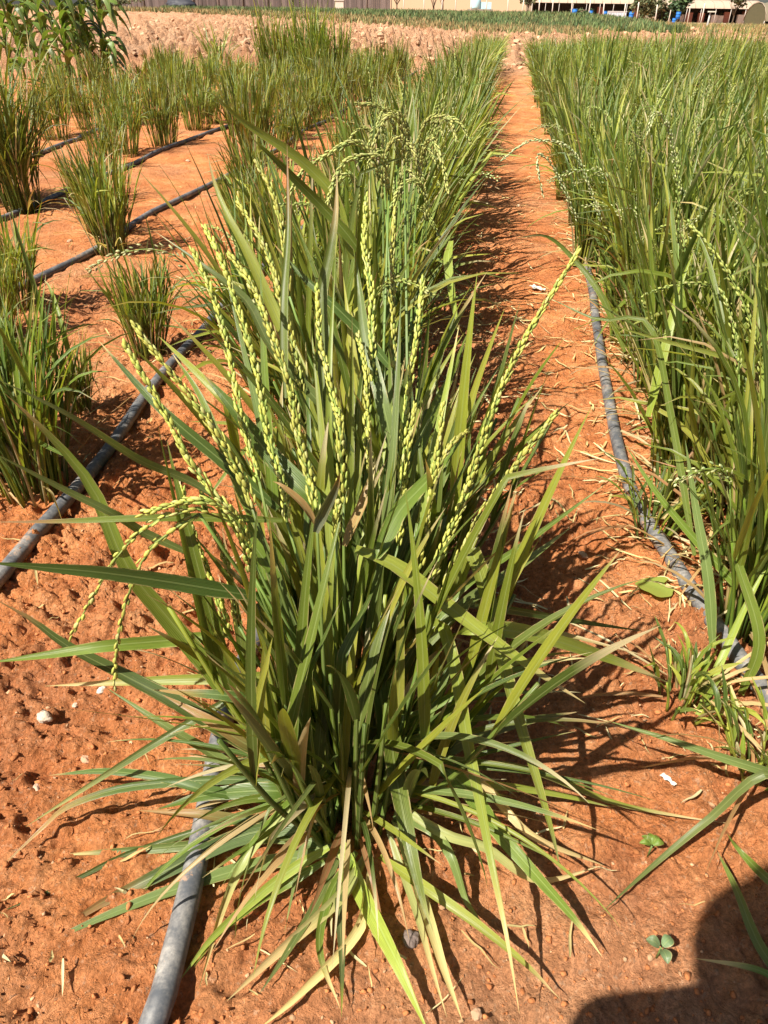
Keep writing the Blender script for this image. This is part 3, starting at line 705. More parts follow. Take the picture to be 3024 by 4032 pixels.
# points are listed base -> tip as (x, y, depth)
HERO = [
 lf([(686, 1690, .43), (655, 1560, .44), (612, 1400, .47), (566, 1230, .50), (527, 1085, .53)], 46, GRN),
 lf([(728, 1800, .40), (760, 1880, .37), (810, 1985, .32), (860, 2085, .28), (930, 2240, .235)], 42, BGR, None),
 lf([(848, 1700, .43), (832, 1560, .45), (808, 1400, .49), (778, 1270, .53), (750, 1165, .55)], 50, DGR, STR, .93),
 lf([(838, 1520, .43), (852, 1650, .41), (880, 1800, .365), (912, 1940, .315), (935, 2010, .29)], 42, GRN, PAL, .85),
 lf([(850, 1770, .41), (888, 1880, .37), (925, 1990, .33), (960, 2100, .28), (1000, 2212, .245)], 30, PAL, STR, .35, .4),
 lf([(835, 1780, .41), (872, 1890, .37), (905, 1990, .33), (935, 2100, .285), (965, 2200, .25)], 18, PAL, STR, .5, .4),
 lf([(905, 1420, .50), (950, 1345, .49), (985, 1450, .45), (1008, 1590, .42), (1033, 1710, .385), (1062, 1860, .34), (1095, 2020, .285), (1122, 2190, .24)], 28, BGR, STR, .72, .3),
 lf([(970, 1330, .52), (1013, 1191, .52), (1052, 1291, .49), (1082, 1416, .46), (1118, 1549, .42), (1158, 1681, .38), (1190, 1790, .35), (1212, 1885, .33)], 38, BGR, PAL, .88),
 lf([(768, 1186, .50), (854, 1222, .495), (966, 1307, .48), (1065, 1383, .46), (1181, 1466, .44), (1264, 1519, .43)], 34, BGR, STR, .72, .25, .3),
 lf([(980, 1370, .48), (1042, 1357, .47), (1165, 1374, .50), (1317, 1423, .55), (1452, 1478, .58)], 32, BGR, STR, .68),
 lf([(800, 1760, .42), (884, 1681, .43), (999, 1602, .45), (1132, 1558, .48), (1251, 1537, .50)], 36, BLG, STR, .9, .2),
 lf([(880, 1400, .48), (943, 1340, .5), (1009, 1263, .52), (1129, 1178, .56), (1305, 1048, .62)], 18, GRN, PAL, .9),
 lf([(930, 1390, .48), (1000, 1310, .5), (1080, 1253, .53), (1160, 1195, .56), (1232, 1140, .58)], 28, BLG, PAL, .85),
 lf([(900, 1330, .5), (980, 1301, .51), (1099, 1317, .54), (1250, 1342, .59), (1395, 1364, .63)], 18, DGR),
 lf([(850, 1690, .43), (1025, 1651, .44), (1154, 1666, .45), (1255, 1706, .45), (1354, 1741, .44), (1574, 1781, .43)], 16, BGR, STR, .75),
 lf([(860, 1720, .42), (1035, 1696, .43), (1180, 1711, .44), (1330, 1745, .45)], 20, BGR, PAL, .85),
 lf([(870, 1590, .45), (940, 1640, .43), (1004, 1700, .41), (1080, 1800, .38), (1149, 1881, .35), (1245, 1990, .315), (1300, 2066, .29)], 38, GRN, STR, .86),
 lf([(820, 1850, .38), (924, 1921, .34), (1030, 1996, .31), (1139, 2086, .28), (1210, 2160, .26)], 24, BGR, STR, .8),
 lf([(940, 1650, .43), (1050, 1700, .42), (1149, 1801, .38), (1305, 1870, .37)], 24, STR, None, .9, .5),
 lf([(860, 1740, .42), (960, 1800, .39), (1050, 1830, .38), (1160, 1900, .36), (1300, 1870, .375)], 22, PAL, STR, .5, .5),
 lf([(850, 1760, .41), (930, 1790, .40), (975, 1850, .37), (1010, 1950, .34), (1060, 2020, .31)], 26, BLG, PAL, .9),
 # to the left
 lf([(850, 1452, .49), (700, 1456, .49), (550, 1463, .48), (330, 1470, .48), (96, 1482, .49)], 30, BGR, STR, .72, .15),
 lf([(489, 1370, .50), (370, 1383, .49), (231, 1395, .47), (110, 1413, .46), (-30, 1432, .45)], 30, GRN, None, .9, .2),
 lf([(560, 1290, .46), (397, 1262, .43), (231, 1238, .40), (100, 1226, .38), (-40, 1214, .36)], 38, (.10, .15, .03), None, .9, .15),
 lf([(610, 1124, .50), (450, 1118, .48), (300, 1120, .46), (140, 1126, .45), (-20, 1128, .44)], 20, GRN, BRN, .7, .2),
 lf([(500, 1100, .50), (410, 1040, .50), (300, 993, .48), (150, 898, .45), (-20, 812, .43)], 20, BLG, None, .9, .3),
 lf([(420, 1200, .49), (310, 1150, .48), (250, 1113, .47), (150, 1063, .46), (-20, 975, .44)], 20, BLG, None, .9, .3),
 lf([(690, 1670, .43), (622, 1625, .43), (549, 1565, .44), (463, 1456, .46), (364, 1337, .47), (271, 1218, .47), (200, 1053, .49), (100, 933, .49), (10, 850, .48)], 46, GRN, STR, .9, .18),
 lf([(667, 1663, .43), (549, 1615, .44), (397, 1526, .46), (264, 1456, .48), (149, 1397, .49), (66, 1337, .50), (-10, 1295, .50)], 36, DGR, BRN, .85, .2),
 lf([(640, 1740, .42), (560, 1700, .43), (463, 1631, .45), (364, 1572, .46), (228, 1485, .49)], 24, BLG, None, .9),
 lf([(560, 1470, .48), (490, 1513, .47), (350, 1596, .44), (200, 1691, .42), (55, 1786, .40)], 18, (.13, .18, .05), PAL, .55, .4),
 lf([(640, 1740, .42), (530, 1722, .42), (440, 1706, .42), (350, 1680, .43), (225, 1666, .44), (105, 1675, .45)], 24, DGR, BRN, .92, .2),
 lf([(600, 1690, .43), (475, 1684, .43), (275, 1701, .42), (150, 1741, .41), (100, 1781, .40), (-10, 1885, .36)], 20, DGR, BRN, .55, .3),
 lf([(710, 1760, .41), (650, 1725, .42), (590, 1708, .42), (450, 1717, .42), (340, 1748, .41)], 38, (.11, .17, .025), None, .9, .2),
 lf([(740, 1850, .39), (625, 1806, .40), (550, 1781, .41), (430, 1759, .41), (300, 1751, .42)], 32, BLG, BRN, .45, .2),
 lf([(720, 1830, .39), (600, 1806, .40), (400, 1826, .39), (245, 1841, .39), (120, 1850, .385)], 30, BLG, STR, .82, .2),
 lf([(700, 1770, .40), (600, 1788, .40), (500, 1813, .39), (350, 1885, .36), (225, 1950, .34), (90, 2040, .31)], 38, (.10, .145, .045), BRN, .62, .25),
 lf([(740, 1840, .39), (625, 1856, .38), (525, 1878, .37), (350, 1933, .345), (200, 1993, .325), (70, 2053, .305)], 30, BLG, STR, .9, .2),
 lf([(560, 1760, .41), (400, 1802, .40), (275, 1848, .385), (150, 1908, .36), (-20, 1982, .33)], 15, DGR, None, .9, .3),
 lf([(710, 1830, .38), (620, 1885, .36), (525, 1963, .33), (450, 2035, .30), (388, 2120, .275)], 24, BGR, None, .9, .2),
 lf([(700, 1860, .37), (590, 1925, .35), (480, 2010, .32), (420, 2090, .29)], 26, GRN, BGR, .8),
 lf([(790, 1850, .385), (760, 1900, .36), (725, 1950, .34), (600, 2060, .30), (490, 2165, .26)], 28, PAL, STR, .25, .5),
 lf([(800, 1880, .375), (775, 2006, .32), (650, 2146, .265), (560, 2225, .24)], 26, STR, None, .9, .5),
 lf([(675, 1660, .43), (632, 1732, .41), (562, 1808, .39), (520, 1870, .37), (480, 1965, .33), (430, 2140, .27)], 24, PAL, STR, .55, .4),
 lf([(683, 1640, .43), (671, 1735, .41), (645, 1868, .37), (615, 2015, .315)], 16, BLG, PAL, .85, .4),
 lf([(751, 1720, .42), (750, 1614, .43), (735, 1465, .46), (716, 1370, .49)], 54, BLG, None, .9, .2),
 lf([(720, 1560, .45), (615, 1530, .44), (500, 1504, .43), (384, 1495, .43), (330, 1490, .43)], 32, DGR, BRN, .72, .2),
 lf([(680, 1672, .425), (600, 1632, .42), (533, 1607, .42), (450, 1555, .43), (350, 1500, .45)], 34, DGR, BRN, .35, .3),
 lf([(850, 1690, .42), (905, 1580, .46), (955, 1480, .48), (1000, 1380, .52)], 34, DGR, BRN, .93),
 lf([(800, 1640, .44), (845, 1500, .48), (900, 1390, .51), (945, 1290, .54)], 36, BLG, BRN, .9),
 lf([(800, 1420, .47), (840, 1330, .5), (880, 1250, .53), (930, 1140, .56)], 34, BLG, None, .9),
 lf([(840, 1600, .44), (870, 1520, .46), (915, 1440, .49), (965, 1390, .51)], 26, STR, BRN, .8, .6),
 lf([(880, 1700, .42), (960, 1610, .45), (1030, 1540, .47), (1090, 1450, .50), (1150, 1370, .53)], 32, DGR, STR, .88),
 lf([(900, 1660, .43), (920, 1560, .45), (960, 1470, .47), (985, 1410, .49)], 24, BLG, BRN, .85),
 lf([(760, 1700, .41), (800, 1620, .43), (830, 1570, .45)], 26, GRN, BRN, .9),
 lf([(770, 1840, .385), (715, 1930, .35), (690, 2050, .31), (735, 2180, .25)], 22, GRN, STR, .7),
 lf([(745, 1850, .385), (733, 1950, .34), (738, 2060, .30), (738, 2200, .245)], 20, (.12, .15, .05), BGR, .8),
 lf([(730, 1860, .38), (680, 1960, .34), (620, 2060, .30), (560, 2150, .27)], 20, BLG, None, .9),
 # behind and above
 lf([(760, 560, .92), (722, 430, .93), (680, 375, .93), (621, 326, .92), (530, 266, .90), (453, 197, .88)], 26, BGR, PAL, .93, .25),
 lf([(790, 560, .90), (745, 500, .90), (690, 440, .90), (600, 350, .88), (540, 295, .86)], 24, GRN, PAL, .9),
 lf([(690, 930, .64), (660, 830, .66), (605, 703, .70), (533, 544, .74), (493, 468, .76), (463, 395, .78), (448, 330, .79)], 30, BGR, STR, .88, .15),
 lf([(760, 980, .60), (698, 878, .62), (648, 825, .63), (582, 742, .64), (533, 650, .66), (460, 590, .67), (335, 500, .70)], 26, BLG, STR, .93),
 lf([(705, 900, .62), (697, 759, .66), (694, 643, .69), (711, 554, .71), (725, 461, .73), (728, 372, .75)], 30, GRN, STR, .72, .3),
 lf([(618, 860, .58), (614, 742, .61), (615, 626, .64), (622, 494, .68), (620, 310, .73)], 17, GRN, BRN, .66, .3),
 lf([(720, 1120, .52), (660, 1063, .53), (575, 973, .56), (500, 878, .58), (438, 806, .60)], 46, (.105, .16, .025), BRN, .93, .15),
 lf([(600, 1100, .52), (500, 1013, .53), (375, 908, .54), (300, 833, .56), (212, 735, .58)], 28, DGR, STR, .9, .2),
 lf([(850, 800, .72), (781, 719, .74), (715, 653, .75), (648, 590, .77), (589, 524, .79)], 24, DGR, BRN, .85),
 lf([(850, 980, .60), (824, 858, .63), (790, 726, .68), (777, 626, .72), (770, 560, .74)], 30, BLG, None, .9),
 lf([(800, 1200, .50), (820, 1190, .50), (863, 1104, .53), (932, 1028, .56), (1010, 930, .60)], 36, GRN, None, .9, .2),
 lf([(745, 1180, .50), (780, 1100, .53), (800, 1040, .55), (812, 985, .57)], 24, BRN, STR, .6, .5),
 lf([(682, 1150, .47), (695, 1110, .475), (722, 1060, .47), (735, 1020, .465)], 26, (.16, .17, .10), BRN, .7, .5),
 lf([(680, 1130, .475), (650, 1085, .48), (610, 1050, .485), (590, 1040, .49)], 18, BRN, BRN, .7, .4),
 lf([(900, 900, .80), (935, 790, .85), (985, 700, .95), (990, 690, .96)], 20, BLG, None, .9),
 lf([(975, 520, 1.15), (968, 560, 1.12), (975, 620, 1.08), (990, 720, 1.0)], 20, BGR, PAL, .85),
 lf([(900, 1150, .60), (960, 1020, .66), (1010, 900, .72), (1040, 800, .78)], 24, BLG, None, .9),
 lf([(880, 1030, .66), (930, 900, .72), (970, 820, .78), (1005, 740, .84)], 26, GRN, PAL, .9),
 lf([(900, 1200, .58), (965, 1130, .62), (1010, 1070, .66), (1085, 1000, .70)], 22, BLG, STR, .9),
 lf([(560, 1150, .50), (520, 1060, .52), (480, 960, .54), (430, 850, .57), (370, 760, .60)], 22, GRN, STR, .9),
 lf([(600, 1250, .48), (550, 1180, .49), (500, 1120, .50), (430, 1060, .51)], 30, GRN, None, .9),
 lf([(640, 1350, .47), (600, 1260, .48), (560, 1150, .50), (545, 1080, .52)], 34, BLG, STR, .9),
]
PANS = [
 ([(560, 1040), (543, 982), (516, 877), (496, 775), (467, 660), (420, 548)], .52, .64, 1.0),
 ([(620, 1130), (612, 1050), (582, 955), (556, 808), (523, 693), (483, 577), (445, 494)], .50, .65, 1.1),
 ([(684, 1120), (672, 1050), (648, 955), (622, 825), (582, 709), (549, 627), (500, 554)], .48, .62, 1.5),
 ([(650, 850), (635, 759), (602, 627), (569, 527), (516, 440)], .62, .74, 1.1),
 ([(625, 640), (615, 544), (609, 494), (589, 418), (556, 355)], .74, .80, 1.0),
 ([(808, 830), (804, 742), (801, 627), (787, 527), (791, 431)], .64, .76, 1.5),
 ([(866, 1040), (873, 939), (880, 858), (900, 726), (913, 608)], .56, .68, 1.1),
 ([(742, 1090), (734, 922), (725, 877), (708, 808), (691, 726), (685, 627)], .52, .64, 1.2),
 ([(801, 1025), (794, 922), (791, 808), (774, 726)], .56, .66, 1.1),
 ([(850, 800), (850, 726), (847, 560), (853, 451)], .70, .80, .9),
 ([(545, 1100), (530, 1048), (483, 962), (434, 889), (384, 823), (320, 743), (290, 700)], .47, .52, 1.1),
 ([(530, 1180), (500, 1110), (450, 1050), (400, 980), (375, 928), (325, 838), (272, 748)], .46, .52, 1.1),
 ([(545, 1240), (530, 1160), (500, 1105), (440, 1082), (380, 1088), (312, 1108)], .46, .44, 1.6),
 ([(540, 1230), (500, 1130), (420, 1100), (330, 1128), (262, 1190), (215, 1265), (155, 1370)], .46, .42, .55),
 ([(430, 1110), (345, 1165), (300, 1225), (270, 1310), (252, 1400), (247, 1480)], .45, .41, .55),
 ([(496, 1370), (475, 1300), (457, 1253), (434, 1197), (407, 1120), (395, 1060)], .48, .51, 1.0),
 ([(515, 1350), (500, 1263), (480, 1187), (450, 1120), (430, 1050)], .48, .52, 1.0),
 ([(925, 1270), (955, 1190), (1000, 1080), (1060, 900), (1130, 740), (1245, 550)], .50, .62, 1.15),
 ([(952, 1290), (1000, 1190), (1040, 1115), (1110, 1010), (1200, 892)], .48, .54, 1.3),
 ([(905, 1230), (920, 1130), (945, 1020), (975, 960), (1005, 935)], .52, .58, .9),
 ([(930, 1080), (940, 1000), (950, 940), (955, 880)], .54, .58, .8),
 ([(728, 1170), (726, 1120), (730, 1090)], .49, .50, 1.0),
 ([(860, 1180), (868, 1100), (880, 990), (896, 880)], .53, .60, .9),
]
PANS2 = [  # drooping, paler heads higher up in the row
 ([(830, 400), (800, 330), (759, 308), (694, 342), (657, 364), (624, 422)], 1.0, .95, 1.0),
 ([(840, 420), (830, 350), (799, 337), (748, 348), (723, 390), (706, 440)], .98, .92, 1.1),
 ([(900, 380), (905, 300), (930, 255), (970, 260), (985, 300)], 1.25, 1.2, 1.0),
 ([(900, 400), (915, 330), (930, 300), (952, 340), (968, 415)], 1.2, 1.1, 1.2),
 ([(860, 360), (850, 270), (820, 232), (775, 225)], 1.3, 1.25, 1.1),
 ([(880, 360), (880, 280), (860, 245), (830, 262), (815, 300)], 1.25, 1.2, 1.2),
]
_q = random.Random(91)
for k in range(15):
    Yk = _q.uniform(1.05, 1.9); x0 = _q.uniform(740, 950); y0 = _q.uniform(215, 330) if k % 3 else _q.uniform(330, 400); dx = _q.choice([-1, -1, 1]) * _q.uniform(30, 75) / Yk; dy = _q.uniform(50, 95) / Yk
    PANS2.append(([(x0, y0 + dy * 1.6), (x0 + dx * .1, y0 + dy * .5), (x0 + dx * .5, y0), (x0 + dx * 1.1, y0 + dy * .25), (x0 + dx * 1.5, y0 + dy * 1.0)], Yk, Yk - .03, 1.0))
def toworld_w(px, p):     # picture width at a point -> metres
    z = (np.asarray(p) - np.array([0, 0, CAM_H])) @ _f
    return px / F_D * z
hq = random.Random(5)
hb = GF(1385, 3180)
def hero_root(name, loc, label):
    r = empty(name, loc); return tag(r, label, 'rice plant', 'rice plants in the row left of the bare path')
h1 = hero_root('rice_plant', (hb[0], hb[1], 0), 'largest nearest rice plant with broad leaves sprawling over red soil')
h2 = hero_root('rice_plant', (.0, .70, 0), 'rice plant directly behind the sprawling front one, with pale drooping heads')
CP = np.array([0, 0, CAM_H])
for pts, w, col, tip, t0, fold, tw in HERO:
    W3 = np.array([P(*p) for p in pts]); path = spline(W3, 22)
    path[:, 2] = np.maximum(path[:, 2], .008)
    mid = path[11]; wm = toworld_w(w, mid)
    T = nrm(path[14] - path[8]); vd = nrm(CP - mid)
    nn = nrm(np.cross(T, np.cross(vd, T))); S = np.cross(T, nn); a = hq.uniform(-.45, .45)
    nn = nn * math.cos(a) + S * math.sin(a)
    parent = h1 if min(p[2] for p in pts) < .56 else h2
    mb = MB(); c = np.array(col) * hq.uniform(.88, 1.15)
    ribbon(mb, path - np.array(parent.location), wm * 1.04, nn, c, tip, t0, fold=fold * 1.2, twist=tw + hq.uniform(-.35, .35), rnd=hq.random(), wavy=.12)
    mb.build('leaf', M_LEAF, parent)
def stem_to(parent, p_end, w=.0022, lean=None):
    base = np.array(parent.location) + np.array([hq.uniform(-.035, .035), hq.uniform(-.035, .035), 0])
    m = base * .45 + p_end * .55; m[:2] = base[:2] * .6 + p_end[:2] * .4
    mb = MB(); tube(mb, spline([base, m, p_end], 10) - np.array(parent.location), np.linspace(w * 1.3, w * .55, 10), np.array((.20, .28, .06)) * hq.uniform(.8, 1.2), seg=8, rnd=hq.random())
    mb.build('stem', M_LEAF, parent)
for pts, Y0, Y1, th in PANS + PANS2:
    n = len(pts); W3 = [P(x, y, Y0 + (Y1 - Y0) * i / (n - 1)) for i, (x, y) in enumerate(pts)]
    parent = h1 if Y0 < .55 else h2
    mb = MB(); pl = (Y0 > .9)
    off = np.array(parent.location)
    panicle(mb, np.array(W3) - off, hq, glen=.0094, gw=.00172, step=.00165 if th > .6 else .0048, thick=min(th, 1.3) * .85 if not pl else .7, loose=.02 if not pl else .08,
            col=(.50, .49, .10) if not pl else (.50, .50, .15))
    mb.build('panicle', M_GRAIN, parent)
    stem_to(parent, W3[0])
q = random.Random(77)
for k in range(54):
    mb = MB(); a = q.choice([q.uniform(-PI * 1.02, .05), q.uniform(-PI * 1.1, -PI * .6), q.uniform(-.5, .35)]); r0 = q.uniform(.01, .05)
    z0 = q.uniform(.02, .13); dry = q.random() < .36; L = q.uniform(.13, .27) * (1.0 if math.sin(a) > -.8 else .8)
    blade(mb, (r0 * math.cos(a), r0 * math.sin(a), z0), a, math.radians(q.uniform(12, 58)), L, q.uniform(.3, 1.7), q.uniform(.0045, .0105) * (.7 if dry else 1), q, seg=16, dry=dry, tipdry=.75, col=np.array(q.choice([GRN, DGR, BLG, BGR])) * q.uniform(.85, 1.1))
    mb.build('leaf', M_LEAF, h1)
q = random.Random(78)
for k in range(30):      # tall blades standing among the heads
    px0 = q.uniform(600, 900); ptx = px0 + (px0 - 730) * q.uniform(.3, 1.1) + q.uniform(-60, 60); pty = q.uniform(560, 1000); pby = q.uniform(1150, 1350); Yb = q.uniform(.50, .60)
    pm_ = ((px0 + ptx) / 2 + q.uniform(-25, 25), (pby + pty) / 2)
    path = spline(np.array([P(px0 * .6 + 735 * .4, pby + 150, Yb - .03), P(px0, pby, Yb), P(pm_[0], pm_[1], Yb + .07), P(ptx, pty, Yb + .13 + q.uniform(0, .05))]), 20)
    T = nrm(path[12] - path[8]); nn = nrm(np.cross(T, np.cross(nrm(CP - path[10]), T))) + np.array([q.uniform(-.9, .9), 0, q.uniform(-.5, .5)])
    mb = MB(); par_ = h2 if k % 2 else h1
    ribbon(mb, path - np.array(par_.location), q.uniform(.008, .014), nn, np.array(q.choice([GRN, DGR, BGR, BLG])) * q.uniform(.85, 1.15), STR if q.random() < .4 else None, .88, twist=q.uniform(-.8, .8), rnd=q.random(), wavy=.2)
    mb.build('leaf', M_LEAF, par_)
# remaining inner leaves and culms of both plants, too many to tell apart
for root, seed, till, hh, sc in ((h1, 71, 54, .40, 1.0), (h2, 72, 56, .46, 1.0)):
    q = random.Random(seed); fo = MB(); st = MB()
    for k in range(till):
        a = q.random() * 2 * PI; r0 = .055 * math.sqrt(q.random()); b = np.array([r0 * math.cos(a), r0 * math.sin(a), 0])
        # leaning away from the light, mostly up and back
        oa = a; sp = (.15 + .45 * q.random()) * (r0 / .055); h_ = hh * (.4 + .35 * q.random())
        top = b + np.array([math.cos(oa) * sp * h_, math.sin(oa) * sp * h_ + .12 * h_, h_])
        ax = spline([b, (b + top) / 2 + np.array([0, -.01, 0]), top], 8)
        tube(st, ax, np.linspace(.0036, .0020, 8), gcol(q) * 1.1, seg=6, rnd=q.random())
        for j in range(3):
            p = ax[int(2 + (5 * (j + q.random()) / 3))]
            la = oa + q.uniform(-1.2, 1.2)
            if math.sin(la) < -.3 and q.random() < .6: la = -la
            blade(fo, p, la, math.radians(q.uniform(60, 88)), q.uniform(.14, .27), q.uniform(.05, .6), q.uniform(.009, .0135), q, seg=10, tipdry=.5, col=gcol(q) * .95)
    for k in range(16):
        a = q.uniform(-PI, PI)
        blade(fo, (.05 * math.cos(a), .05 * math.sin(a), .02 + .03 * q.random()), a, math.radians(q.uniform(0, 45)), q.uniform(.08, .18), q.uniform(.3, 1.1), q.uniform(.005, .009), q, seg=8, dry=True)
    o = fo.build('foliage', M_LEAF, root); tag(o, kind='stuff')
    o = st.build('stems', M_LEAF, root); tag(o, kind='stuff')

# plants at the right edge that reach in close to the lens
EDGE = [
 lf([(1760, 1760, .42), (1659, 1671, .42), (1529, 1771, .41), (1410, 1870, .39), (1300, 1970, .37)], 20, BLG, None, .95, .3),
 lf([(1780, 1720, .44), (1659, 1668, .44), (1560, 1636, .45), (1440, 1595, .47), (1310, 1556, .50)], 24, BLG, None, .95, .2),
 lf([(1720, 2150, .28), (1640, 2040, .31), (1590, 1920, .35), (1545, 1830, .38)], 24, GRN, BRN, .9),
 lf([(1740, 1960, .33), (1660, 1900, .35), (1600, 1840, .38), (1570, 1800, .39)], 22, GRN, None, .9),
 lf([(1760, 2200, .25), (1680, 2120, .28), (1620, 2090, .29), (1500, 2070, .30)], 16, GRN, STR, .5),
]
EDGE2 = [
 lf([(1640, 1150, .80), (1600, 900, .86), (1560, 700, .93), (1530, 560, 1.0), (1490, 470, 1.05)], 24, GRN, None, .9),
 lf([(1660, 1300, .72), (1640, 1100, .75), (1645, 900, .8), (1660, 700, .85)], 34, BGR, None, .9),
 lf([(1659, 1330, .70), (1560, 1230, .74), (1430, 1080, .80), (1350, 960, .85)], 20, GRN, None, .9),
 lf([(1500, 1560, .58), (1560, 1420, .62), (1620, 1290, .66), (1680, 1180, .70)], 18, BGR, None, .9),
 lf([(1540, 1400, .64), (1530, 1250, .68), (1500, 1080, .74), (1480, 950, .78)], 24, BLG, None, .9),
 lf([(1600, 1500, .60), (1640, 1380, .62), (1590, 1200, .68), (1570, 1050, .72)], 26, GRN, PAL, .9),
 lf([(1500, 1200, .76), (1450, 900, .88), (1400, 700, .95), (1290, 690, 1.0), (1180, 640, 1.05)], 16, GRN, None, .9),
 lf([(1690, 820, .86), (1560, 770, .88), (1450, 740, .90), (1310, 700, .92)], 12, BGR, None, .9),
 lf([(1400, 900, .95), (1440, 740, 1.0), (1470, 620, 1.05), (1500, 540, 1.08)], 22, (.26, .30, .03), None, .9),
 lf([(1350, 760, 1.2), (1300, 640, 1.25), (1240, 560, 1.3), (1180, 510, 1.32), (1110, 515, 1.3)], 14, GRN, STR, .8),
]
e1 = tag(empty('rice_plant', (.56, .36, 0)), 'rice plant at the lower right corner, leaning in over the photographer\'s shadow', 'rice plant', 'rice plants at the right edge')
e2 = tag(empty('rice_plant', (.71, .84, 0)), 'rice plant with yellowish stem bases at the near right, by the hose', 'rice plant', 'rice plants at the right edge')
for lst, par in ((EDGE, e1), (EDGE2, e2)):
    for pts, w, col, tip, t0, fold, tw in lst:
        path = spline(np.array([P(*p) for p in pts]), 20); mid = path[10]
        T = nrm(path[12] - path[8]); nn = nrm(np.cross(T, np.cross(nrm(CP - mid), T))) + np.array([hq.uniform(-.3, .3), 0, hq.uniform(-.3, .3)])
        mb = MB(); ribbon(mb, path - np.array(par.location), toworld_w(w, mid), nn, np.array(col) * hq.uniform(.9, 1.1), tip, t0, twist=hq.uniform(-.4, .4), rnd=hq.random())
        mb.build('leaf', M_LEAF, par)
for pts, Y0, Y1, th in [([(1650, 860), (1640, 760), (1600, 640), (1540, 540), (1485, 480)], .82, .95, 1.0),
                        ([(1470, 420), (1455, 330), (1440, 265), (1415, 245), (1400, 285)], 1.5, 1.45, 1.2), ([(1300, 480), (1240, 330), (1160, 303), (1120, 318), (1085, 345)], 1.6, 1.6, .6),
                        ([(1250, 480), (1200, 370), (1170, 335), (1160, 350), (1172, 420)], 1.5, 1.45, .55)]:
    n = len(pts); W3 = [P(x, y, Y0 + (Y1 - Y0) * i / (n - 1)) for i, (x, y) in enumerate(pts)]
    mb = MB(); panicle(mb, np.array(W3) - np.array(e2.location), hq, thick=th, step=.003, col=(.40, .43, .10) if Y0 < 1.2 else (.55, .55, .30), loose=.05)
    mb.build('panicle', M_GRAIN, e2)
for root, seed, till, hh, n_d in ((e1, 81, 14, .22, 6), (e2, 82, 30, .30, 14)):
    fo, st, _ = rice(seed, till=till, h=hh, spread=.5, lw=.009, pan=0, seg=8, rad=.045, llen=.2, drylow=n_d)
    tag(fo.build('foliage', M_LEAF, root), kind=None); st.build('stems', M_LEAF, root)

q = random.Random(55); sk = MB()
for k in range(230):
    y = .75 + 3.6 * q.random() ** 1.5; x = rowx(.37, y) + q.gauss(0, .03)
    blade(sk, (x, y, gz(x, y) + .02 * q.random() + .01), q.gauss(PI, .9), math.radians(q.uniform(5, 60)), q.uniform(.05, .15), q.uniform(.3, 1.3), q.uniform(.003, .006), q, seg=6, dry=q.random() < .75, tipdry=.9)
tag(sk.build('dry_leaf_skirt', M_LEAF), 'dry straw leaves spilling from the first right row onto the path edge', 'straw', kind='stuff')
# small yellow-green shoots between the hose and the soil path
for (px, py, s, lab) in [(2560, 2120, .38, 'small yellow-green rice shoot left of the right hose, above the fallen leaf'), (2690, 2790, .24, 'cut-looking rice tuft with pale straw stems at the end of the hose stretch'),
                         (2985, 3060, .26, 'thick-stemmed rice tuft with straw leaves, under the right hose')]:
    g = GF(px, py); q = random.Random(px)
    root = empty('rice_plant', (g[0], g[1], gz(g[0], g[1])))
    fo, st, _ = rice(px, till=20, h=.20 * s / .45, spread=.7, lw=.007, pan=0, seg=6, rad=.03, llen=.17, bright=1.05, drylow=12)
    fo.build('foliage', M_LEAF, root); st.build('stems', M_LEAF, root); tag(root, lab, 'rice plant', 'rice shoots beside the right hose')

# ------------------------------------------------------------------ straw litter, crumbs, stones
lit = MB(); q = random.Random(9)
def litter(x, y, L, w, c=None):
    a = q.random() * 6.28; n = 5; pts = []
    if y < .7: L *= .5; w *= .7
    z = gz(x, y) + .004
    for i in range(n):
        t = i / (n - 1) - .5
        pts.append((x + math.cos(a) * L * t + q.uniform(-.03, .03) * L, y + math.sin(a) * L * t + q.uniform(-.03, .03) * L, z + .006 * q.random()))
    ribbon(lit, spline(pts, 7), w, (q.uniform(-.5, .5), q.uniform(-.5, .5), 1), STRAW[q.randrange(3)] * q.uniform(.7, 1.15) if c is None else c, None, rnd=q.random(), fold=.3)
for i in range(1700):
    k = q.random()
    if k < .30: y = q.uniform(.26, 2.2); x = rowx(-.1, y) + q.gauss(0, .16)
    elif k < .40: y = .5 + 5 * q.random(); x = rowx(.12, y) + q.gauss(0, .12)
    elif k < .70: y = .5 + 3.5 * q.random() ** 1.4; x = rowx(.33, y) + q.gauss(0, .07)
    elif k < .85: y = .5 + 4.5 * q.random(); x = rowx(-.76, y) + q.gauss(0, .12)
    else: y = q.uniform(.25, 4); x = rowx(0, y) + q.uniform(-1.8, .4)
    litter(x, y, q.uniform(.02, .09), q.uniform(.0015, .005))
tag(lit.build('straw_litter', M_DRY), 'dry straw bits and fallen leaf ends strewn over the red soil', 'straw', kind='stuff')

def icos(r, q, sq=(1, 1, 1), rough=.22, sub=3):
    import bmesh
    bm = bmesh.new(); bmesh.ops.create_icosphere(bm, subdivisions=sub, radius=1)
    V = np.array([v.co[:] for v in bm.verts]); F = [tuple(v.index for v in f.verts) for f in bm.faces]; bm.free()
    o = q.random() * 50
    d = 1 + rough * 2 * (vnoise(V[:, 0] * 1.4 + o + V[:, 2], V[:, 1] * 1.4 + o, 3)) + rough * .9 * vnoise(V[:, 0] * 3.5 + o, V[:, 1] * 3.5 + V[:, 2] * 3.5, 5) + rough * .5 * vnoise(V[:, 0] * 8 + o, V[:, 2] * 8 + V[:, 1] * 5, 7)
    return V * d[:, None] * np.array(sq) * r, F
crumbs = MB(); q = random.Random(13)
LUMP = [icos(1, q, sub=1, rough=.55)[0] for _ in range(9)]; F0 = icos(1, q, sub=1)[1]
NCR = 34000
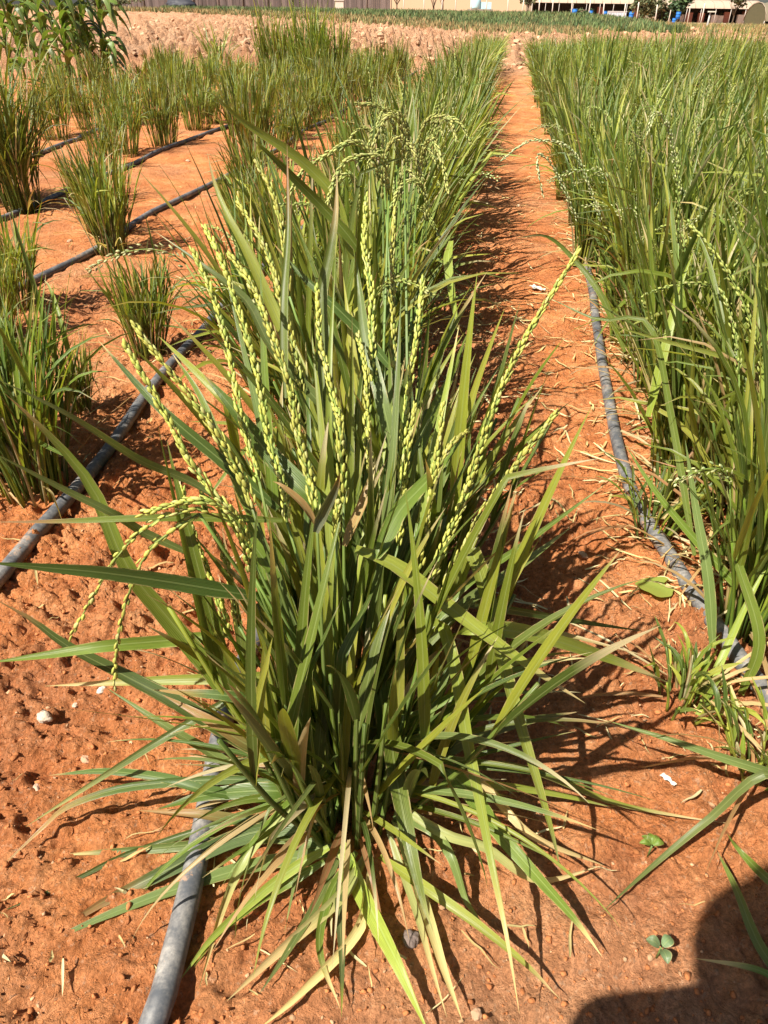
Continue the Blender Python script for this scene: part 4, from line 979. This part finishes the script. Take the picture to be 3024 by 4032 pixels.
cy = .2 + 2.4 * rng.random(NCR) ** 1.8; cx = ROWT * cy + rng.uniform(-1, 1, NCR) * (.62 + cy * .35) - .1
keep = (vnoise(cx * 2.3 + 4, cy * 2.3, 21) > -.08) | (rng.random(NCR) < .45); cx, cy = cx[keep], cy[keep]; NCR = len(cx)
cr = .0008 + .0030 * rng.random(NCR) ** 4.0; cz = soil_h(cx, cy) + cr * .15; ca_ = rng.random(NCR) * 6.28
sqv = np.stack([np.ones(NCR), rng.uniform(.5, 1, NCR), rng.uniform(.45, .85, NCR)], 1); LM = np.array(LUMP)[rng.integers(0, 9, NCR)]
Vc = LM * (cr[:, None] * sqv)[:, None, :]
Xc = Vc[..., 0] * np.cos(ca_)[:, None] - Vc[..., 1] * np.sin(ca_)[:, None]; Yc = Vc[..., 0] * np.sin(ca_)[:, None] + Vc[..., 1] * np.cos(ca_)[:, None]
Vc = np.stack([Xc + cx[:, None], Yc + cy[:, None], Vc[..., 2] + cz[:, None]], -1).reshape(-1, 3); nv_ = LM.shape[1]
cc = np.where((rng.random(NCR) < .88)[:, None], np.array([(.50, .19, .072)]), np.array([(.58, .34, .19)])) * rng.uniform(.55, 1.0, NCR)[:, None]
crumbs.add(Vc, [tuple(i_ * nv_ + k for k in f) for i_ in range(NCR) for f in F0], np.repeat(cc, nv_, 0))
tag(crumbs.build('soil_crumbs', M_CLOD), 'small red soil crumbs and grit scattered on the ground', 'soil crumbs', kind='stuff')
clods = MB(); q = random.Random(17)
for i in range(7500):
    y = FIELD_END + .3 + (44 - FIELD_END) * q.random() ** 1.6; x = AT(q.uniform(-300, 3300), y) if q.random() < .9 else AT(1500, y)
    r = (.02 + .075 * q.random() ** 2.4) * (.6 + y * .02)
    a = q.random() * 6.28; ca, sa = math.cos(a), math.sin(a)
    V = (LUMP[q.randrange(9)] * r * np.array((1, q.uniform(.45, .9), q.uniform(.35, .8)))) @ np.array([[ca, sa, 0], [-sa, ca, 0], [0, 0, 1]]) + (x, y, gz(x, y) + r * .1)
    clods.add(V, F0, np.array((.62, .38, .23)) * q.uniform(.6, 1.1))
tag(clods.build('soil_clods', M_CLOD, smooth=False), 'pale dry clods of the tilled ground beyond the rows', 'soil clods', kind='stuff')

def stone(px, py, r, sq, col, label, sink=.25, rough=.25, cat='stone', name='stone'):
    g = GF(px, py); q = random.Random(px * 7 + py); r = r * (.5 if r < .03 else .8); col = tuple(np.array(col) * .82)
    V, F = icos(r, q, sq, rough, 4); mb = MB(); mb.add(V, F, col)
    o = mb.build(name, M_STONE, loc=(g[0], g[1], gz(g[0], g[1]) + r * sq[2] * (1 - 2 * sink))); o.rotation_euler.z = q.random() * 6
    return tag(o, label, cat, 'loose stones on the soil')
stone(192, 2870, .019, (1, .8, .9), (.62, .50, .38), 'pale rough stone with a dark shadow, lower left of the frame')
stone(405, 2735, .011, (.8, 1, .7), (.70, .62, .52), 'small whitish stone below the hanging pale panicle')
stone(300, 2790, .008, (1, .8, .6), (.60, .48, .36), 'tiny pale stone between the rough stone and the whitish one')
stone(350, 3020, .011, (1.1, .8, .6), (.58, .33, .20), 'low reddish stone on open soil left of the front plant')
stone(2295, 2190, .012, (1.3, .9, .6), (.56, .38, .25), 'oval tan stone alone on the bare path')
stone(1620, 3700, .017, (1, .9, .8), (.20, .15, .13), 'dark grey stone under the front plant\'s drooping leaves')
stone(1880, 3990, .010, (1, .9, .6), (.50, .30, .18), 'small rounded pebble at the bottom, right of the drooping straw')
stone(275, 955, .020, (1.2, .9, .6), (.60, .38, .24), 'tan stone on the soil left of the leaning tuft')
stone(740, 635, .022, (1.2, .9, .6), (.62, .42, .28), 'pale stone between the second and third hoses')
stone(2040, 815, .018, (1, .9, .7), (.66, .44, .28), 'tan stone far up the bare path')
stone(150, 3120, .010, (1.4, .8, .5), (.62, .42, .3), 'little flat stone near the left edge of the soil')

def paper(px, py, s, label, seed):
    g = GF(px, py); q = random.Random(seed); mb = MB()
    n = 7; V = []; F = []
    for i in range(n):
        for j in range(n):
            u, v = i / (n - 1) - .5, j / (n - 1) - .5
            V.append((u * s * 2.2 + q.uniform(-1, 1) * s * .08, v * s * (.7 - .4 * u) + q.uniform(-1, 1) * s * .08, .006 + abs(math.sin(u * 7 + v * 4)) * s * .25 + q.random() * s * .06))
    for i in range(n - 1):
        for j in range(n - 1): F.append((i * n + j, (i + 1) * n + j, (i + 1) * n + j + 1, i * n + j + 1))
    mb.add(V, F, (.62, .58, .50)); o = mb.build('paper_scrap', M_PAINT, loc=(g[0], g[1], gz(g[0], g[1])))
    o.rotation_euler.z = -.9; tag(o, label, 'litter')
paper(2118, 1145, .026, 'crumpled white scrap lying on the bare path', 3)
paper(2630, 3075, .008, 'small white flake on the soil under the crossing leaves', 4)

# round fallen leaf with a bite, by the right hose
def flat_leaf(px, py, r, label, col, hole=True, name='fallen_leaf', cat='leaf'):
    g = GF(px, py); mb = MB(); n = 28; V = []; F = []
    rings = 5
    for k in range(rings):
        for i in range(n):
            a = i * 2 * PI / n; rr = r * (k + .4) / (rings - .6) * (1 + .06 * math.sin(3 * a) + .04 * math.sin(7 * a + 1))
            if hole and abs(((a - .25 + PI) % (2 * PI)) - PI) < .35 and k >= 2: rr = r * .42 + r * .02 * k
            V.append((rr * math.cos(a) * 1.25, rr * math.sin(a), .006 + .004 * math.sin(a * 2) * k / rings))
    for k in range(rings - 1):
        for i in range(n): F.append((k * n + i, k * n + (i + 1) % n, (k + 1) * n + (i + 1) % n, (k + 1) * n + i))
    F.append(tuple(range(n))[::-1])
    mb.add(V, F, col, np.tile((.3, .3, .5), (len(V), 1))); o = mb.build(name, M_LEAF, loc=(g[0], g[1], gz(g[0], g[1]) + .004)); tag(o, label, cat)
    return o
flat_leaf(2570, 2350, .022, 'round yellow-green fallen leaf with a bitten notch, beside the right hose', (.33, .40, .08))
def seedling(px, py, n, r, label, col, up=.02, wide=.7):
    g = GF(px, py); root = tag(empty('seedling', (g[0], g[1], gz(g[0], g[1]))), label, 'seedling')
    s_ = MB(); tube(s_, [(0, 0, 0), (0, 0, up * .6), (0, 0, up)], .0009, (.2, .28, .08), seg=6); s_.build('stem', M_LEAF, root)
    for i in range(n):
        a = (PI * .05 + PI * .9 * i / (n - 1)) if n > 3 else i * 2 * PI / n + .6
        mb = MB(); m = 9; V = []; F = []
        for k in range(m):
            t = k / (m - 1); w = r * wide * math.sin(PI * min(1, .08 + t * .9)) ** .7 * .5
            d = r * (.15 + 1.1 * t); z = up + .004 * math.sin(t * 3)
            for sgn in (-1, 0, 1): V.append((math.cos(a) * d - math.sin(a) * w * sgn, math.sin(a) * d + math.cos(a) * w * sgn, z + abs(sgn) * .0015))
        for k in range(m - 1):
            for j in range(2): b0 = k * 3 + j; F.append((b0, b0 + 1, b0 + 4, b0 + 3))
        Pp = np.zeros((len(V), 3)); Pp[:, 0] = np.tile((0, .5, 1), m); Pp[:, 1] = .5; Pp[:, 2] = i * .1
        mb.add(V, F, col, Pp); mb.build('leaf', M_LEAF, root)
seedling(2555, 3360, 5, .010, 'tiny seedling with five rounded bright green leaves on sunlit soil', (.17, .24, .035))
seedling(2590, 3760, 3, .011, 'tiny seedling with grey-green round leaves at the shadow\'s edge', (.18, .26, .12), wide=.95)

# ------------------------------------------------------------------ maize
def maize(seed, x, y, h, label):
    q = random.Random(seed); root = tag(empty('maize_plant', (x, y, gz(x, y))), label, 'maize plant', 'maize plants beyond the left field')
    st = MB(); lean = q.uniform(-.03, .08)
    ax = spline([(0, 0, 0), (lean * .4, 0, h * .5), (lean, 0, h)], 10); tube(st, ax, np.linspace(.014, .007, 10), (.12, .17, .05), seg=8); st.build('stalk', M_LEAF, root)
    n = 16
    for i in range(n):
        t = .10 + .86 * i / n; p = spline(ax, 40)[int(t * 39)]
        a = q.uniform(-1.0, .5) if q.random() < .72 else q.uniform(2.2, 4.2)
        mb = MB(); L = q.uniform(.48, .70) * (1 - .25 * abs(t - .5)); seg = 14; pp = [p.copy()]
        for s_ in range(seg):
            tt = (s_ + .5) / seg; e = math.radians(72) - 2.85 * tt ** .85
            p = p + L / seg * np.array([math.cos(e) * math.cos(a) * .7, math.cos(e) * math.sin(a) * .7, math.sin(e)]); pp.append(p.copy())
        ribbon(mb, np.array(pp), q.uniform(.075, .11), (-math.cos(a), -math.sin(a), .6), np.array((.12, .175, .035)) * q.uniform(.7, 1.5), (.35, .33, .12) if q.random() < .3 else None, .9, rnd=q.random(), twist=q.uniform(-1, 1), wavy=.3)
        mb.build('leaf', M_LEAF, root)
ML = ['outermost', 'second', 'third', 'fourth', 'fifth', 'sixth', 'seventh', 'eighth', 'ninth']
for i, (px, D, hh) in enumerate([(372, 9.2, .80), (318, 9.6, .95), (262, 9.2, 1.0), (200, 9.8, 1.05), (145, 9.2, 1.1), (95, 9.9, 1.15), (40, 9.3, 1.15), (-10, 9.6, 1.1), (225, 9.0, .9)]):
    maize(900 + i, AT(px, D), D, hh, ('rightmost maize plant of the clump at the upper left' if i == 0 else '%s maize plant counted leftward from the right end of the maize clump' % ML[i]))

# ------------------------------------------------------------------ far plants
def tufts(name, n, region, hgt, width, cols, label, cat, seed, blades=4, spreadr=.12):
    q = random.Random(seed); V = []; F = []; C = []; k = 0
    for i in range(n):
        x, y = region(q)
        z = float(far_z(np.array([x]), np.array([y]))[0]); hh = hgt * q.uniform(.65, 1.15); c0 = np.array(cols[q.randrange(len(cols))])
        for b in range(blades):
            a = q.random() * 6.28; r = spreadr * q.random(); bx, by = x + r * math.cos(a), y + r * math.sin(a)
            a2 = q.random() * 6.28; w = width * q.uniform(.6, 1.3); h2 = hh * q.uniform(.6, 1); l = .35 * h2 * q.uniform(-1, 1); l2 = .25 * h2 * q.uniform(-1, 1)
            dx, dy = math.cos(a2) * w, math.sin(a2) * w
            V += [(bx - dx, by - dy, z), (bx + dx, by + dy, z), (bx + dx + l * .4, by + dy + l2 * .4, z + h2 * .6), (bx - dx + l * .4, by - dy + l2 * .4, z + h2 * .6), (bx + l, by + l2, z + h2)]
            F += [(k, k + 1, k + 2, k + 3), (k + 3, k + 2, k + 4)]; c = c0 * q.uniform(.7, 1.3); C += [c] * 5; k += 5
    me = make_mesh(name, np.array(V), F, np.array(C), np.zeros((len(V), 3)), M_FAR, False)
    o = bpy.data.objects.new(name, me); COL.objects.link(o); tag(o, label, cat, kind='stuff')
def edge_y(px):      # near edge of the green crop as a ground distance, by picture column
    return float(np.interp(px, [300, 700, 1500, 1900, 2300, 2700, 3100], [62, 58, 47, 38, 36, 36, 38]))
def reg_alf(q):
    px = q.uniform(640, 2560) if q.random() < .97 else q.uniform(2500, 2700); e = edge_y(px); far = 78 if px < 2100 else 78 - (px - 2100) * .07
    D = e + 2.5 + (far - e) * q.random() ** 1.2; return AT(px, D), D
tufts('green_crop', 11000, reg_alf, .50, .035, [(.11, .165, .060), (.13, .185, .065), (.17, .21, .075), (.09, .13, .055), (.23, .21, .09)], 'dense band of dark green crop across the far side of the tilled soil', 'crop', 1, 5, .2)
def reg_dry(q):
    px = q.uniform(-100, 3300); e = edge_y(px)
    D = e - 3.5 + 8.5 * q.random() if px < 2350 else q.uniform(38, 110)
    return AT(px, D), D
tufts('dry_grass', 11000, reg_dry, .40, .022, [(.36, .24, .10), (.30, .24, .10), (.20, .20, .08), (.42, .29, .14), (.14, .17, .07)], 'dry brownish grass along the edge of the green crop', 'grass', 2, 4, .25)
def reg_dry2(q):
    px = q.uniform(-200, 900) ; D = q.uniform(58, 95); return AT(px, D), D
tufts('dry_weeds', 2200, reg_dry2, .35, .03, [(.42, .28, .12), (.24, .22, .10), (.50, .33, .18)], 'dry straw-coloured weeds in front of the brown fence at upper left', 'weeds', 3, 4, .3)

def crown_mesh(mb, c, rx, rz_, n, size, cols, q, droop=0.0):
    c = np.array(c)
    cl = [c + np.array([q.gauss(0, .45) * rx, q.gauss(0, .45) * rx, q.gauss(0, .42) * rz_]) for _ in range(16)]
    for i in range(n):
        k = cl[q.randrange(len(cl))]; p = k + np.array([q.gauss(0, .2) * rx, q.gauss(0, .2) * rx, q.gauss(0, .2) * rz_])
        a = q.random() * 6.28; b = q.random() * 3.1; s = size * q.uniform(.6, 1.4)
        u = np.array([math.cos(a), math.sin(a), .3 * math.sin(b)]) * s; v = np.array([-math.sin(a) * math.cos(b), math.cos(a) * math.cos(b), math.sin(b) - droop]) * s * .7
        mb.add([p - u, p + v, p + u, p - v], [(0, 1, 2, 3)], np.array(cols[q.randrange(len(cols))]) * q.uniform(.7, 1.3))
def tree(px, D, h, rx, rz_, n, cols, label, seed, z0=None, bare=.3, size=.22):
    q = random.Random(seed); x = AT(px, D); z = float(far_z(np.array([x]), np.array([D]))[0])
    root = tag(empty('tree', (x, D, z)), label, 'tree', 'trees in the far background')
    t = MB(); tube(t, spline([(0, 0, -.1), (.1, 0, h * .3), (-.05, .05, h * .75)], 8), np.linspace(.13, .05, 8), (.10, .075, .05), seg=7)
    for k in range(6):
        a = q.random() * 6.28; b0 = h * q.uniform(.25, .5)
        tube(t, spline([(0, 0, b0), (math.cos(a) * rx * .35, math.sin(a) * rx * .35, b0 + h * .2), (math.cos(a) * rx * .7, math.sin(a) * rx * .7, b0 + h * .38)], 6), np.linspace(.06, .02, 6), (.10, .075, .05), seg=5)
    t.build('trunk', M_BARK, root)
    if n:
        cm = MB(); crown_mesh(cm, (0, 0, h - rz_), rx, rz_, n, size, cols, q); cm.build('crown', M_FAR, root, smooth=False)
OLV = [(.10, .12, .05), (.16, .17, .08), (.07, .09, .04)]; DKG = [(.045, .075, .035), (.07, .11, .04), (.035, .06, .03)]
tree(2530, 128, 3.9, 1.6, 1.5, 1500, OLV + [(.2, .19, .10)], 'wide olive-green tree with branches low to the ground, left of the dark round tree', 1)
tree(2585, 132, 3.9, 1.3, 1.4, 900, OLV + [(.25, .22, .14)], 'thin pale-leaved tree tucked against the wide olive-green one', 2)
tree(2675, 112, 3.6, 1.05, 1.25, 1500, DKG, 'dark green round-headed tree above the blue barrels at right', 3)
tree(2890, 135, 4.4, 1.5, 1.0, 420, OLV, 'sparse tree in front of the long greenhouse at upper right', 4)
tree(2075, 150, 3.4, .9, .9, 300, OLV, 'thin scraggly tree left of the red-brown shed', 5)
tree(1740, 130, 3.6, 1.0, .5, 160, [(.06, .06, .04)], 'dark bent leafless-looking tree behind the middle of the green crop', 6)
tree(1705, 140, 3.2, .8, .4, 50, [(.08, .07, .05)], 'thin bare tree just left of the dark bent one', 7)
tree(1560, 150, 4.0, 1.6, 1.0, 500, OLV, 'grey-green tree at the right end of the brown fence', 8)
tree(2310, 138, 1.7, .9, .55, 500, DKG, 'low dark bush between two blue barrels', 9, size=.16)
tree(2270, 142, 1.9, 1.0, .6, 500, OLV, 'low dull-green bush behind the leftmost blue barrel', 10, size=.16)
tree(440, 72, 1.15, 1.5, .45, 900, [(.16, .18, .09), (.22, .22, .12), (.12, .14, .07)], 'low grey-green bush left of the dark mound at upper left', 11, size=.12)
tree(395, 70, .9, 1.0, .35, 500, [(.16, .18, .09), (.12, .14, .07)], 'smaller grey-green bush beside the maize tips', 12, size=.12)

# ------------------------------------------------------------------ far buildings
def far_base(x, D): return float(far_z(np.array([x]), np.array([D]))[0])
# brown reed screen fence
x0, x1, D = AT(380, 88), AT(1540, 88), 88
rt = tag(empty('screen_fence', ((x0 + x1) / 2, D, .45)), 'long grey-brown vertical slatted screen fence behind the crop at upper left', 'fence')
q = random.Random(3); n = 150; pn = MB()
for i in range(n):
    x = (x1 - x0) * (i / n - .5); c = np.array((.15, .115, .105)) * q.uniform(.55, 1.35); box(pn, (x, q.uniform(-.03, .03), .85), ((x1 - x0) / n * .97, .04, 2.3 + q.uniform(-.1, .1)), c)
pn.build('screen_panel', M_PAINT, rt, smooth=False)
for i in range(13):
    pm = MB(); x = (x1 - x0) * (i / 12 - .5); tube(pm, [(x, -.09, -.2), (x + .02, -.09, 2.2)], .045, (.17, .13, .10), seg=7); pm.build('post', M_BARK, rt)
# dark mound (covered heap)
q = random.Random(4); mb = MB(); V, F = icos(1.0, q, (1.45, 1, .72), .22, 4); mb.add(V, F, (.045, .045, .055))
o = mb.build('covered_heap', M_PAINT, loc=(AT(720, 76), 76, far_base(AT(720, 76), 76) + .38)); tag(o, 'dark rounded heap under black sheeting in front of the brown fence', 'heap')
# small pale crate
mb = MB(); box(mb, (0, 0, .3), (.8, .5, .6), (.7, .6, .5)); box(mb, (0, 0, .64), (.9, .6, .06), (.75, .68, .6)); 
o = mb.build('pale_box', M_PAINT, loc=(AT(1337, 82), 82, far_base(AT(1337, 82), 82) + .48), smooth=False); tag(o, 'small pale box against the brown fence behind the crop', 'box')

# long sandy bank
mb = MB(); nb = 40; V = []; F = []
q = random.Random(6)
for i in range(nb + 1):
    x = AT(1440 + (3500 - 1440) * i / nb, 260); hh = 7.5 * min(1, i / 4 + .5) + q.uniform(-.3, .3) - max(0, (i - 22)) * .38
    V += [(x, 230, -.8), (x, 250, hh * .7), (x, 262, hh), (x, 300, hh * .9), (x, 330, -.8)]
for i in range(nb):
    for j in range(4): a = i * 5 + j; F.append((a, a + 5, a + 6, a + 1))
mb.add(V, F, (.40, .255, .155)); tag(mb.build('sandy_hill', M_CLOD), kind='structure')

def greenhouse(px0, px1, D, eave, ridge, label, name='greenhouse', dark=False, wallc=(.28, .12, .09)):
    xa, xb = AT(px0, D), AT(px1, D); z = far_base((xa + xb) / 2, D); L = xb - xa; dep = 7.0
    root = tag(empty(name, ((xa + xb) / 2, D, z)), label, 'greenhouse')
    rf = MB(); m = 9; V = []; F = []; nseg = 26
    for i in range(nseg + 1):
        x = -L / 2 + L * i / nseg; sag = .06 * math.sin(i * 2.3)
        for k in range(m):
            a = PI * k / (m - 1); V.append((x, -dep / 2 * math.cos(a) * (1.02), eave + (ridge - eave) * math.sin(a) + sag * math.sin(a)))
    for i in range(nseg):
        for k in range(m - 1): b0 = i * m + k; F.append((b0, b0 + m, b0 + m + 1, b0 + 1))
    rf.add(V, F, (.46, .35, .26) if not dark else (.20, .17, .11)); rf.build('roof', M_PAINT, root)
    for sx in (-1, 1):
        ew = MB(); E_ = [(sx * (L / 2 - .05), -dep / 2 * math.cos(PI * k / 8) * .99, eave + (ridge - eave) * math.sin(PI * k / 8) - .03) for k in range(9)] + [(sx * (L / 2 - .05), dep / 2 * .99, 0), (sx * (L / 2 - .05), -dep / 2 * .99, 0)]
        E2 = [(v[0] - sx * .08, v[1], v[2]) for v in E_]; nn_ = len(E_)
        ew.add(E_ + E2, [tuple(range(nn_)), tuple(range(nn_, 2 * nn_))[::-1]] + [(k, nn_ + k, nn_ + (k + 1) % nn_, (k + 1) % nn_) for k in range(nn_)], (.30, .24, .17) if not dark else (.09, .085, .045)); ew.build('end_panel', M_PAINT, root, smooth=False)
    for i in range(int(L / 1.6) + 1):
        rb = MB(); x = -L / 2 + L * i / int(L / 1.6)
        tube(rb, [(x, -dep / 2 * math.cos(PI * k / 8) * 1.035, eave + (ridge - eave) * math.sin(PI * k / 8) * 1.02 + .03) for k in range(9)], .035, (.36, .28, .21), seg=5); rb.build('roof_hoop', M_PAINT, root)
    w = MB(); box(w, (0, dep / 2 - .2, eave / 2), (L, .08, eave), (.06, .055, .05)); w.build('back_wall', M_PAINT, root, smooth=False)
    q = random.Random(px0)
    fw = MB(); nbx = int(L / 1.1)
    for i in range(nbx):
        if q.random() < .55:
            c = np.array(wallc) * q.uniform(.6, 1.3) if q.random() < .7 else np.array((.62, .58, .55)); h_ = q.uniform(.4, .9) * eave
            box(fw, (-L / 2 + L * (i + .5) / nbx, -dep / 2 + 1.2 + q.random(), h_ / 2), (L / nbx * .92, .6, h_), c)
    fw.build('stacked_crates', M_PAINT, root, smooth=False)
    k = max(3, int(L / 2.4))
    for i in range(k + 1):
        pm = MB(); x = -L / 2 + L * i / k; tube(pm, [(x, -dep / 2, -.2), (x + q.uniform(-.08, .08), -dep / 2, eave + .05)], .04, (.62, .56, .50), seg=6); pm.build('post', M_PAINT, root)
    kb = MB(); box(kb, (0, -dep / 2 - .5, .10), (L, .25, .3), (.66, .60, .46)); kb.build('base_kerb', M_PAINT, root, smooth=False)
    return root
greenhouse(2560, 2960, 152, 2.3, 3.5, 'long low tunnel greenhouse with pale sheet roof at upper right')
greenhouse(2080, 2550, 165, 2.9, 4.0, 'pale-roofed greenhouse with red-brown crates, left of the trees')
ag = greenhouse(2975, 3300, 120, .6, 2.7, 'dark net-covered arched tunnel at the far right edge', dark=True)
# pale blue tank on a shed
rt = tag(empty('water_tank', (AT(1870, 135), 135, far_base(AT(1870, 135), 135) + .9)), 'pale blue water tank behind the middle of the green crop', 'tank')
mb = MB(); lathe(mb, [(.1, 0), (.75, .02), (.8, .2), (.8, 1.2), (.6, 1.42), (.2, 1.5), (.02, 1.5)], (.42, .66, .72)); mb.build('tank_body', M_PAINT, rt)
mb = MB(); box(mb, (1.6, 0, .45), (1.6, 1, .9), (.45, .66, .70)); mb.build('pump_box', M_PAINT, rt, smooth=False)
mb = MB(); box(mb, (.8, 0, -.5), (3.8, 1.4, 1.0), (.30, .26, .22)); mb.build('platform', M_PAINT, rt, smooth=False)
# white container
mb = MB(); box(mb, (0, 0, .8), (3.0, 1.6, 1.5), (.62, .66, .72)); box(mb, (0, 0, 1.6), (3.1, 1.7, .08), (.7, .7, .7))
for i in range(8): box(mb, (-1.4 + i * .4, -.82, .8), (.06, .05, 1.4), (.5, .54, .62))
o = mb.build('white_container', M_PAINT, loc=(AT(2425, 140), 140, far_base(AT(2425, 140), 140)), smooth=False); tag(o, 'pale ribbed container box between the greenhouse and the wide olive tree', 'container')
# blue barrels
def barrel_proto(col):
    root = empty('barrel'); mb = MB()
    lathe(mb, [(.02, 0), (.28, .0), (.31, .05), (.30, .28), (.325, .31), (.30, .34), (.30, .60), (.325, .63), (.30, .66), (.31, .88), (.28, .92), (.02, .92)], col, seg=24); mb.build('drum', M_PAINT, root)
    r_ = MB(); lathe(r_, [(.27, .921), (.32, .921), (.32, .955), (.27, .955)], np.array(col) * .7, seg=24); r_.build('rim', M_PAINT, root); return root
bp_ = barrel_proto((.02, .16, .55))
for i, (px, D, s, lab) in enumerate([(2262, 135, 1.25, 'leftmost blue barrel, beside the dull-green bush'), (2325, 133, 1.15, 'second blue barrel from the left, with the dark bush behind'), (2382, 134, 1.15, 'third blue barrel from the left, standing alone'),
                                     (2487, 134, 1.2, 'lighter blue barrel next to the wide olive tree'), (2672, 100, .85, 'dark blue barrel under the round-headed tree, upper of the pair'), (2660, 96, .7, 'lower blue barrel in front of the round-headed tree')]):
    o = bp_ if i == 0 else copy_tree(bp_); x = AT(px, D); o.location = (x, D, far_base(x, D) + (.62 if i < 4 else (.62 if i == 4 else .12))); o.scale = (s, s, s * .85); tag(o, lab, 'barrel', 'blue barrels by the far trees')
mb = MB(); box(mb, (0, 0, 0), (14, .3, .3), (.62, .56, .42)); x = AT(2620, 105)
o = mb.build('low_kerb', M_PAINT, loc=(x + 1, 105, far_base(x, 105) + .12), smooth=False); tag(o, 'long pale low kerb running under the trees at right', 'kerb')
# lamp post at the right
x = AT(2795, 62); rt = tag(empty('field_post', (x, 62, 0)), 'grey post with a flat pale top standing in dry grass at upper right', 'post')
mb = MB(); tube(mb, [(0, 0, -.7), (.01, 0, .3), (.02, 0, 1.05)], [.075, .07, .05], (.45, .44, .42), seg=10); mb.build('pole', M_PAINT, rt)
mb = MB(); box(mb, (.12, 0, 1.08), (.5, .3, .07), (.7, .66, .55)); mb.build('cap', M_PAINT, rt, smooth=False)
# thin wire-fence posts along the far side
q = random.Random(8); first = None
for i in range(26):
    px = 1130 + i * 66 + q.uniform(-14, 14); D = 110 + q.uniform(-4, 8); h_ = q.uniform(2.2, 3.0)
    if first is None:
        first = MB(); tube(first, [(0, 0, -.3), (.03, 0, 1), (.0, 0, 2)], .07, (.60, .52, .45), seg=6); o = first.build('fence_post', M_PAINT); first = o
    else: o = first.copy(); COL.objects.link(o)
    x = AT(px, D); o.location = (x, D, far_base(x, D)); o.scale = (1, 1, h_ / 2.2); o.rotation_euler = (0, q.uniform(-.05, .05), 0)
    tag(o, 'thin pale fence post standing behind the green crop, one of a long line', 'post', 'thin posts behind the crop')

# ------------------------------------------------------------------ the photographer (outside the picture, throws the shadow at the lower right)
ph = MB(); box(ph, (.030, -.006, -.055), (.074, .008, .150), (.03, .03, .035))
o = ph.build('mobile_phone', M_PAINT, loc=(0, -.010, CAM_H), smooth=False); tag(o, 'dark phone held upright in both hands behind the lens', 'phone')
def skin_body():
    J = [('pelvis', (-.18, -.50, .30), .13), ('waist', (-.22, -.44, .48), .12), ('chest', (-.26, -.34, .70), .145), ('neck', (-.25, -.28, .90), .055), ('head', (-.24, -.24, .99), .085), ('crown', (-.24, -.23, 1.08), .08),
         ('shl', (-.24, -.19, .85), .05), ('ell', (-.245, -.10, .71), .04), ('wrl', (-.12, -.055, .64), .035), ('hal', (-.045, -.034, .64), .026),
         ('shr', (-.08, -.34, .80), .06), ('elr', (.20, -.22, .62), .045), ('wrr', (.13, -.05, .60), .032), ('har', (.09, -.034, .64), .026),
         ('hil', (-.27, -.50, .27), .10), ('knl', (-.38, -.24, .38), .07), ('anl', (-.32, -.42, .08), .045), ('tol', (-.32, -.28, .04), .045),
         ('hir', (-.08, -.50, .27), .10), ('knr', (.02, -.26, .38), .07), ('anr', (.0, -.42, .08), .045), ('tor', (.0, -.28, .04), .045)]
    E = [(0, 1), (1, 2), (2, 3), (3, 4), (4, 5), (2, 6), (6, 7), (7, 8), (8, 9), (2, 10), (10, 11), (11, 12), (12, 13), (0, 14), (14, 15), (15, 16), (16, 17), (0, 18), (18, 19), (19, 20), (20, 21)]
    V = [j[1] for j in J]; Rr = [j[2] for j in J]
    me = bpy.data.meshes.new('person'); me.from_pydata(V, E, [])
    o = bpy.data.objects.new('person', me); COL.objects.link(o)
    md = o.modifiers.new('skin', 'SKIN')
    for i, r in enumerate(Rr):
        sv = me.skin_vertices[0].data[i]; sv.radius = (r, r); sv.use_root = (i == 0)
    ss = o.modifiers.new('sub', 'SUBSURF'); ss.levels = 2; ss.render_levels = 2
    m, n, b = mat_new('dark_clothes'); b.inputs['Base Color'].default_value = (.06, .07, .10, 1); b.inputs['Roughness'].default_value = .9
    nz = noise(n, N(n, 'ShaderNodeTexCoord').outputs['Object'], 40, 4); lk(n, ramp(n, nz, [(.3, (.04, .05, .08)), (.7, (.08, .09, .13))]), b.inputs['Base Color'])
    me.materials.append(m)
    return o
pb = skin_body(); tag(pb, 'person in dark clothes squatting behind the camera, elbows out, holding a phone', 'person')
hat = MB(); lathe(hat, [(.02, .0), (.115, -.012), (.12, -.004), (.100, .012), (.10, .06), (.07, .085), (.01, .09)], (.10, .09, .07), seg=28)  # unseen brimmed cap, added to square off the edge of the cast shadow
ho = hat.build('cap', M_PAINT, pb, loc=(-.235, -.225, 1.07)); ho.rotation_euler = (-.15, -.05, 0)
print('objects', len(bpy.data.objects))
